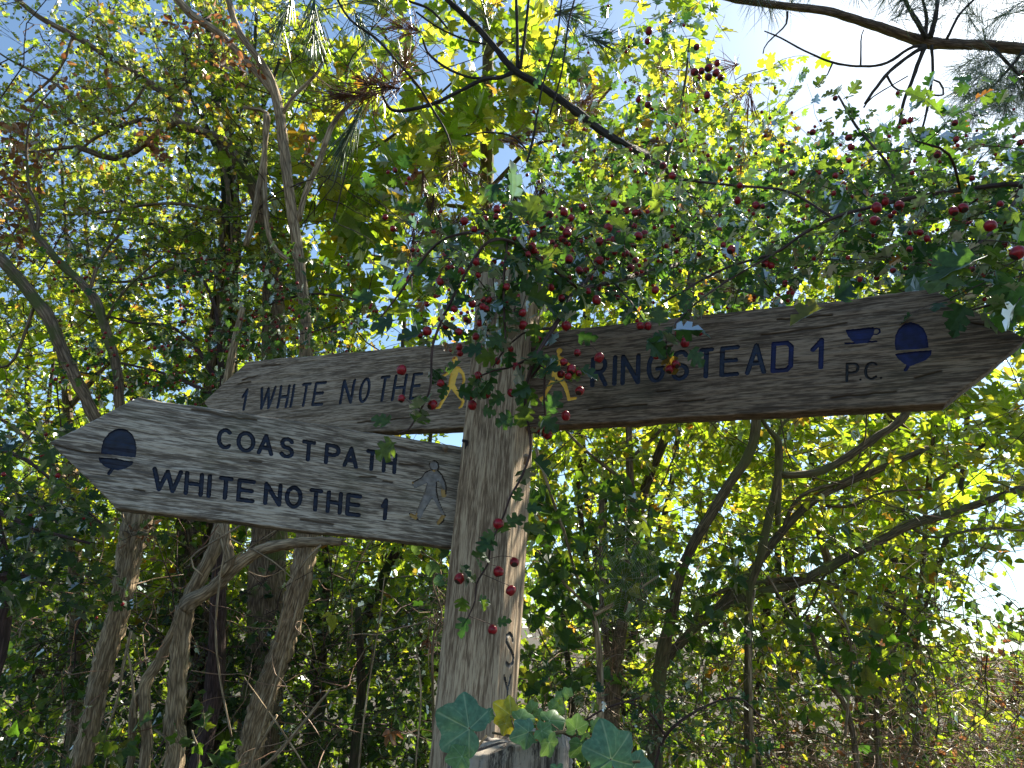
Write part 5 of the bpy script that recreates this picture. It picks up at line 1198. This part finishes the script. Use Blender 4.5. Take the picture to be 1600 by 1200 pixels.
# hanging curled dead leaves, countable
for k, (x, y, d, s, lab) in enumerate(((668, 1002, 1.75, .05, 'curled red-brown dead leaf hanging just left of the post shaft'), (648, 268, 2.2, .045, 'curled brown dead leaf caught above the brown arm'), (518, 962, 2.4, .07, 'yellow and brown leaf hanging in shade beneath the silver arm'),
                                  (1358, 292, 1.3, .03, 'small curled orange leaf on the berry branch at upper right'), (610, 1145, 2.4, .06, 'brown curled leaf in the dark at the bottom left of the post'), (235, 220, 2.8, .06, 'pale pink dead leaf on the hawthorn fork at upper left'), (180, 1185, 1.9, .06, 'yellow leaf low beside the leaning pale stem'))):
    g = Geo()
    for q in range(5 if k != 3 else 2):
        v, l_, t_ = TPL['ova'][random.choice((1, 3))]
        y_ = rand_dir(-.8, .5); x_ = nrm(np.cross(y_, rng.normal(0, 1, 3))); z_ = np.cross(x_, y_)
        g.add(v @ np.stack([x_, y_, z_]) * s * U(.6, 1) + P(x, y, d), l_, t_, tint=np.full(len(v), U(.2, .9)))
    tube(g, np.array([[*(P(x, y, d) + [0, 0, .05]), .0007], [*P(x, y, d), .001]]), 4)
    m_ = M['yellowivy'] if k in (2, 6) else M['dry']
    o = g.obj('dead_leaf', m_, None, smooth=False); tag(o, lab, 'leaf')

# ------------------------------------------------------------------ far belt of bushes, and two crowns added to shade the undergrowth
far = [((-150, 480, 260, 1180), 7.0, 'rounded bush far behind the left-hand stems'), ((200, 560, 560, 1180), 8.0, 'bush far behind the snapped shrub'), ((500, 560, 860, 1180), 7.5, 'bush far behind the post, left side'),
       ((820, 480, 1120, 1160), 7.0, 'bush far behind, just right of the post'), ((1080, 460, 1400, 1150), 8.0, 'bush far behind the middle of the dark arm'), ((1330, 430, 1500, 1120), 7.5, 'bush far behind the acorn end of the dark arm'),
       ((1460, 1010, 1750, 1160), 9.0, 'low bush in the distance at the right edge'), ((820, 330, 1120, 660), 6.6, 'dense crown added to shade the undergrowth, behind the post top and inner half of the dark arm'), ((1150, 400, 1640, 690), 6.6, 'thinned crown, also added for shade, behind the outer half of the dark arm'),
       ((-120, 200, 200, 520), 9.0, 'tree crown in the distance at the left edge'), ((420, 330, 760, 600), 9.0, 'tree crown in the distance over the brown arm')]
for k, (b, d, lab) in enumerate(far):
    cx = (b[0] + b[2]) / 2; t = thing('background_bush', ground_pt(cx, 1100, d), lab, 'bush', 'bushes behind the hedge')
    g = Geo()
    for s in range(4):
        px = U(b[0] + 60, b[2] - 60); trunk_limb(g, [(px, max(b[1], 100) + 60, 5), (px + U(-30, 30), (b[1] + 1100) / 2, 9), (cx + U(-30, 30), 1090, 13)], d, 7, .2, .06, 3, s)
    g.obj('stem', M['dark_bark'], t); lv = Leaves(); tw = Geo()
    area = (b[2] - b[0]) * (b[3] - b[1])
    cloud(tw, lv, 'lob' if k % 2 else 'ova', b, (d - 1.1, d + 1.2), int(area / (1300 if k < 7 else {7: 280, 8: 2000}.get(k, 1800))), .12, (7, 12), (.3, .7), 110, -.3, 50 + k, tilt=.6, rt=.005, holes=1)
    tw.obj('twig', M['dark_bark'], t)['kind'] = 'stuff'
    lv.build(t, M['hedge'] if k in (3, 4, 5, 9, 10) else M['syc'], 0)
# the wood beyond: one mass of leaves filling the bottom of the view
lv = Leaves()
for k in range(16000):
    if random.random() < .78: x, y, d = U(-250, 1750), 1230 - 520 * random.random() ** 1.5, U(5.5, 9.5)
    else: x, y, d = U(-250, 860), U(480, 1000), U(8, 11)
    if in_hole(x, y): continue
    p = P(x, y, d)
    if p[2] < .05: continue
    lv.add(random.choice(('ova', 'lob')), p, rand_dir(), nrm([0, -.2, .8] + rng.normal(0, .6, 3)), U(.08, .16))
g = Geo()
for it in lv.it:
    v, l_, t_ = TPL[it[0]][it[1]]; g.add(v @ (it[3] * it[4]).T + it[2], l_, t_, tint=np.full(len(v), it[5]))
o = g.obj('distant_wood', M['far'], None, smooth=False, bark=False); tag(o, 'mass of leaves of the wood closing the view behind the bushes', 'woodland', kind='stuff')
# low ground cover
lv = Leaves()
for k in range(5200):
    a, r_ = U(-.95, .95), U(1.6, 12); x, y = r_ * sin(a), r_ * cos(a)
    lv.add(random.choice(('ivy', 'ova', 'lob')), (x, y, hgt(x, y) + U(.01, .25)), rand_dir(.3), nrm([0, 0, 1] + rng.normal(0, .5, 3)), U(.04, .1))
v_ = Geo()
root = bpy.data.objects.new('tmp', None); root.location = (0, 0, 0)
lv.build(None, M['dark'], 0, stuff='ground_cover') if False else None
by = {}
g = Geo()
for it in lv.it:
    v, l_, t_ = TPL[it[0]][it[1]]; g.add(v @ (it[3] * it[4]).T + it[2], l_, t_, tint=np.full(len(v), it[5]))
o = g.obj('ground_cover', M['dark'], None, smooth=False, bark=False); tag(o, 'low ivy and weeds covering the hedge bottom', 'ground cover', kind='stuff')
bpy.data.objects.remove(root)

# ------------------------------------------------------------------ cut post in front, with its ivy
def make_stake():
    d = .86; c = P(797, 1175, d); r = np.random.default_rng(8)
    t = thing('cut_post', (c[0], c[1] + .045, 0), 'old grey wooden post end with a cracked sawn top at the bottom centre', 'post')
    ns = 220; th = np.linspace(0, 2 * pi, ns, endpoint=False)
    k = 4.0; R0 = .078 / (np.abs(np.cos(th)) ** k + np.abs(np.sin(th)) ** k) ** (1 / k)
    zs = np.concatenate([np.linspace(-.05, 1.3, 12), np.linspace(1.32, 1.0, 2)[:0], np.linspace(1.33, 1.0, 2)[:0], np.linspace(1.33, 1.6, 120)])
    prof = vnoise(ns, 2, 5, 2, r)[:, 0] * .0022 + vnoise(ns, 2, 2, 2, r)[:, 0] * .0012
    cracks = np.zeros(ns)
    for a in r.choice(ns, 26, replace=False): cracks += .005 * r.uniform(.3, 1) * np.exp(-((np.minimum(abs(np.arange(ns) - a), ns - abs(np.arange(ns) - a))) / r.uniform(.7, 1.6)) ** 2)
    X = R0 * np.cos(th); Y = R0 * np.sin(th)
    # top height follows the photograph: rising to the right
    xpx = 797 + X / d * FPX
    ztop = np.array([P(np.clip(x_, 702, 890), np.interp(x_, [700, 742, 773, 806, 849, 866, 885, 890], [1184, 1174, 1169, 1162, 1156, 1151, 1147, 1155]), d)[2] for x_ in xpx]) + vnoise(ns, 2, 4, 2, r)[:, 0] * .002
    n2 = len(zs); V = []
    for j, z in enumerate(zs):
        f = np.clip((z - .0) / 1.6, 0, 1); zz = z * ztop / 1.6
        hh = prof * (1 + .3 * vnoise(ns, 2, 9, 2, r)[:, 0]) - cracks
        e = -.004 * np.clip((z - 1.585) / .015, 0, 1)
        sc = (R0 + hh + e) / R0
        V.append(np.stack([c[0] + X * sc, c[1] + .045 + Y * sc, zz], -1))
    base = V[-1]; cc = base.mean(0)
    for q in (.93, .8, .6, .4, .2, .02):
        w_ = cc + (base - cc) * q; w_[:, 2] += vnoise(ns, 2, 6, 2, r)[:, 0] * .0015 * (q > .1); V.append(w_)
    V = np.concatenate(V); nr = n2 + 6
    idx = np.arange(ns * nr).reshape(nr, ns); k2 = np.roll(idx, -1, axis=1)
    q = np.stack([idx[:-1], k2[:-1], k2[1:], idx[1:]], -1).reshape(-1, 4)
    g = Geo(); tint = np.tile(np.clip((prof - cracks * .5) / .003, -1, 1), nr); g.add(V, q.ravel(), np.full(len(q), 4), tint=tint)
    g.obj('weathered_shaft', M['wood_stake'], t, bark=False)
    return t, c, d
make_stake()

def hero_leaf(center, rpx, d, ang, mat, parent, lobes=None, tiltv=(0, 0), cup=.12, seed=0, basef=.66):
    """ivy leaf as a polar grid; ang = direction of the tip in the picture (0 right, 90 up)"""
    r = np.random.default_rng(seed)
    lobes = lobes or [(0, 1.0, 30), (56, .88, 26), (-54, .92, 26), (116, .7, 26), (-114, .68, 26)]
    na, nr = 120, 12; A = np.linspace(-180, 180, na, endpoint=False)
    rad = np.zeros(na)
    for a0, amp, w_ in lobes:
        dd = (A - a0 + 180) % 360 - 180; rad = np.maximum(rad, amp * (basef + (1 - basef) * np.clip(1 - np.abs(dd) / (w_ * 1.25), 0, 1) ** .8) * (np.abs(dd) < 75))
    notch = np.exp(-(((A + 360) % 360 - 180) / 16) ** 2); rad *= 1 - .72 * notch
    rad = np.maximum(rad, .1) * (1 + .02 * r.normal(0, 1, na)); rad = (rad + np.roll(rad, 1) + np.roll(rad, -1)) / 3
    R_ = rpx / FPX * d; V = [[0, 0, 0]]; vein = [1.0]
    for i in range(1, nr + 1):
        f = i / nr
        for j in range(na):
            a = radians(A[j]); q = f * rad[j]; vd = 9
            for a0, amp, w_ in lobes:
                dd = abs(((A[j] - a0 + 180) % 360 - 180)); vd = min(vd, q * sin(radians(min(dd, 90))) if q < amp * .96 else 9)
                if dd < 45:    # side veins
                    al = q * cos(radians(dd)); pr = q * sin(radians(dd)); s_ = (al - pr * 1.1) / .17 - .2
                    if al - pr * 1.1 > .12: vd = min(vd, abs(s_ - round(s_)) * .17 * .7 + .012)
            vn = max(0, 1 - vd / .022); vein.append(min(1, vn) * .42)
            z = -cup * q * q + .03 * sin(3 * a + seed) * f - .02 * vn * .5 + .02 * math.sin(a * 5 + seed) * f * f
            V.append([q * cos(a), q * sin(a), z])
    V = np.array(V) * R_; loops = []; tot = []
    for j in range(na): loops += [0, 1 + j, 1 + (j + 1) % na]; tot.append(3)
    for i in range(nr - 1):
        for j in range(na): a_, b_ = 1 + i * na + j, 1 + i * na + (j + 1) % na; loops += [a_, a_ + na, b_ + na, b_]; tot.append(4)
    nv_ = nrm(-FW + RT * tiltv[0] + UP * tiltv[1]); xa = RT * cos(radians(ang)) + UP * sin(radians(ang)); xa = nrm(xa - nv_ * (xa @ nv_)); ya = np.cross(nv_, xa)
    Wv = V @ np.stack([xa, ya, nv_]) + P(*center, d)
    g = Geo(); g.add(Wv, loops, tot, tint=np.full(len(V), r.random()))
    o = g.obj('leaf', mat, parent, bark=False)
    at = o.data.attributes.new('vein', 'FLOAT', 'POINT'); at.data.foreach_set('value', np.array(vein, np.float32))
    return o
t = thing('ivy_plant', ground_pt(880, 1200, .8), 'large blue-green ivy leaves growing over the top of the cut post', 'ivy')
H_ = [((733, 1139), 60, .78, 152, 'heroivy', (.1, .5), None), ((955, 1187), 58, .76, 95, 'heroivy', (.2, .35), None), ((826, 1144), 30, .80, 200, 'heroivy', (.2, .5), None), ((900, 1140), 24, .80, 80, 'palehero', (.0, .3), None), ((908, 1162), 30, .79, -80, 'palehero', (.3, .2), None),
      ((932, 1140), 18, .82, 85, 'palehero', (-.6, .2), None), ((858, 1160), 26, .77, -75, 'palehero', (.8, .1), None), ((722, 1182), 28, .76, 190, 'palehero', (.1, 1.2), None), ((798, 1118), 32, .84, 140, 'yellowivy', (.5, .4), None), ((790, 1130), 20, .83, -60, 'yellowivy', (.3, .8), None),
      ((812, 1124), 26, .83, 20, 'palehero', (.2, 1.4), None), ((858, 1126), 30, .83, 10, 'palehero', (.1, 1.6), None), ((846, 1142), 24, .79, 330, 'palehero', (.3, 1.0), None), ((875, 1092), 14, .9, 60, 'palehero', (0, .3), None), ((888, 1086), 13, .9, 120, 'palehero', (0, .3), None), ((864, 1104), 12, .9, 90, 'palehero', (0, .3), None), ((832, 1108), 14, .88, 100, 'palehero', (0, .3), None), ((840, 1118), 12, .88, 60, 'palehero', (0, .3), None),
      ((760, 1120), 16, .84, 60, 'heroivy', (.1, .8), None), ((990, 1200), 34, .82, 0, 'heroivy', (.1, .4), None), ((880, 1108), 12, .9, 200, 'palehero', (0, .3), None), ((870, 1200), 16, .77, 270, 'heroivy', (0, .2), None)]
for k, (c_, r_, d_, a_, m_, tl, lb) in enumerate(H_): hero_leaf(c_, r_, d_, a_, M[m_], t, lb, tl, .12 + .1 * (k % 3), k + 3)
hero_leaf((845, 1150), 14, .8, 100, M['dry'], t, None, (.6, .2), .5, 44)
g = Geo()
for pts in ([(733, 1139, 3, .78), (742, 1120, 3, .80), (752, 1106, 3, .86)], [(955, 1187, 3, .76), (935, 1165, 4, .78), (905, 1150, 5, .80), (880, 1144, 6, .81), (840, 1150, 5, .81), (800, 1150, 4, .82), (770, 1145, 4, .84)], [(890, 1210, 5, .82), (940, 1195, 5, .80), (1000, 1190, 4, .80)], [(905, 1150, 3, .8), (900, 1140, 2, .8)],
            [(880, 1144, 3, .81), (884, 1120, 2, .85), (880, 1090, 2, .9)], [(707, 1195, 6, .80), (730, 1185, 5, .80), (760, 1150, 4, .84)], [(826, 1144, 2.4, .80), (836, 1150, 2.4, .81)], [(860, 1130, 2.4, .83), (875, 1143, 2.4, .81)], [(798, 1118, 2.4, .84), (806, 1148, 2.4, .82)], [(880, 1144, 6, .81), (930, 1170, 6, .83), (980, 1230, 8, .86), (990, 1400, 9, .9)]):
    limb(g, pts, .8, 7, .006, .08)
g.obj('stem', M['olive_bark'], t)

# ivy leaves beside the post shaft on the left (pale round ones)
t = thing('ivy_plant', ground_pt(690, 1150, 1.35), 'few rounded ivy leaves and dry strands clinging left of the post beneath the silver arm', 'ivy')
for k, (x, y, r_, a_, m_) in enumerate(((678, 893, 17, 110, 'palehero'), (690, 906, 13, 200, 'heroivy'), (716, 884, 15, 95, 'heroivy'), (655, 858, 13, 160, 'palehero'), (690, 862, 14, 10, 'heroivy'))):
    hero_leaf((x, y), r_, 1.2, a_, M[m_], t, [(0, 1, 50), (60, .8, 50), (-60, .8, 50)], (.3, .3), .3, k, .7)
g = Geo()
for pts in ([(700, 850, 2.4), (688, 880, 2.4), (676, 910, 2.4), (690, 960, 3), (676, 1010, 4), (680, 1230, 6)], [(690, 906, 2), (684, 880, 2), (655, 862, 1.6)], [(716, 886, 1.6), (700, 870, 2), (690, 862, 2)]): limb(g, pts, 1.22, 6, .012, .1)
for k in range(60):
    p = P(U(668, 700), U(920, 1020), U(1.3, 1.45)); a = rand_dir(-.4); tube(g, np.array([[*p, .0009], [*(p + a * .025), .0008], [*(p + a * .05 + rng.normal(0, .012, 3)), .0005]]), 4, cap=False)
g.obj('stem', M['grey_bark'], t)

# ------------------------------------------------------------------ spider web
t_c = P(975, 905, 1.55); g = Geo()
ux = nrm(RT * .9 + FW * .35); uy = nrm(UP * .95 + FW * .2)
rad = []
for k in range(17):
    a = 2 * pi * k / 17 + U(-.08, .08); R_ = U(.10, .15); rad.append((a, R_)); e = t_c + (ux * cos(a) * .8 + uy * sin(a)) * R_
    tube(g, np.array([[*t_c, .00012], [*e, .00012]]), 3, cap=False)
for s in range(1, 16):
    f = .18 + .05 * s
    for k in range(17):
        if random.random() < .12: continue
        (a, R1), (b, R2) = rad[k], rad[(k + 1) % 17]; p = t_c + (ux * cos(a) * .8 + uy * sin(a)) * R1 * f; q = t_c + (ux * cos(b) * .8 + uy * sin(b)) * R2 * f
        m_ = (p + q) / 2 * 1 + (t_c - (p + q) / 2) * .04; tube(g, np.array([[*p, .00009], [*m_, .00009], [*q, .00009]]), 3, cap=False)
o = g.obj('spider_web', M['silk'], None, bark=False); tag(o, 'fine silvery spider web strung over the ivy right of the post', 'spider web')
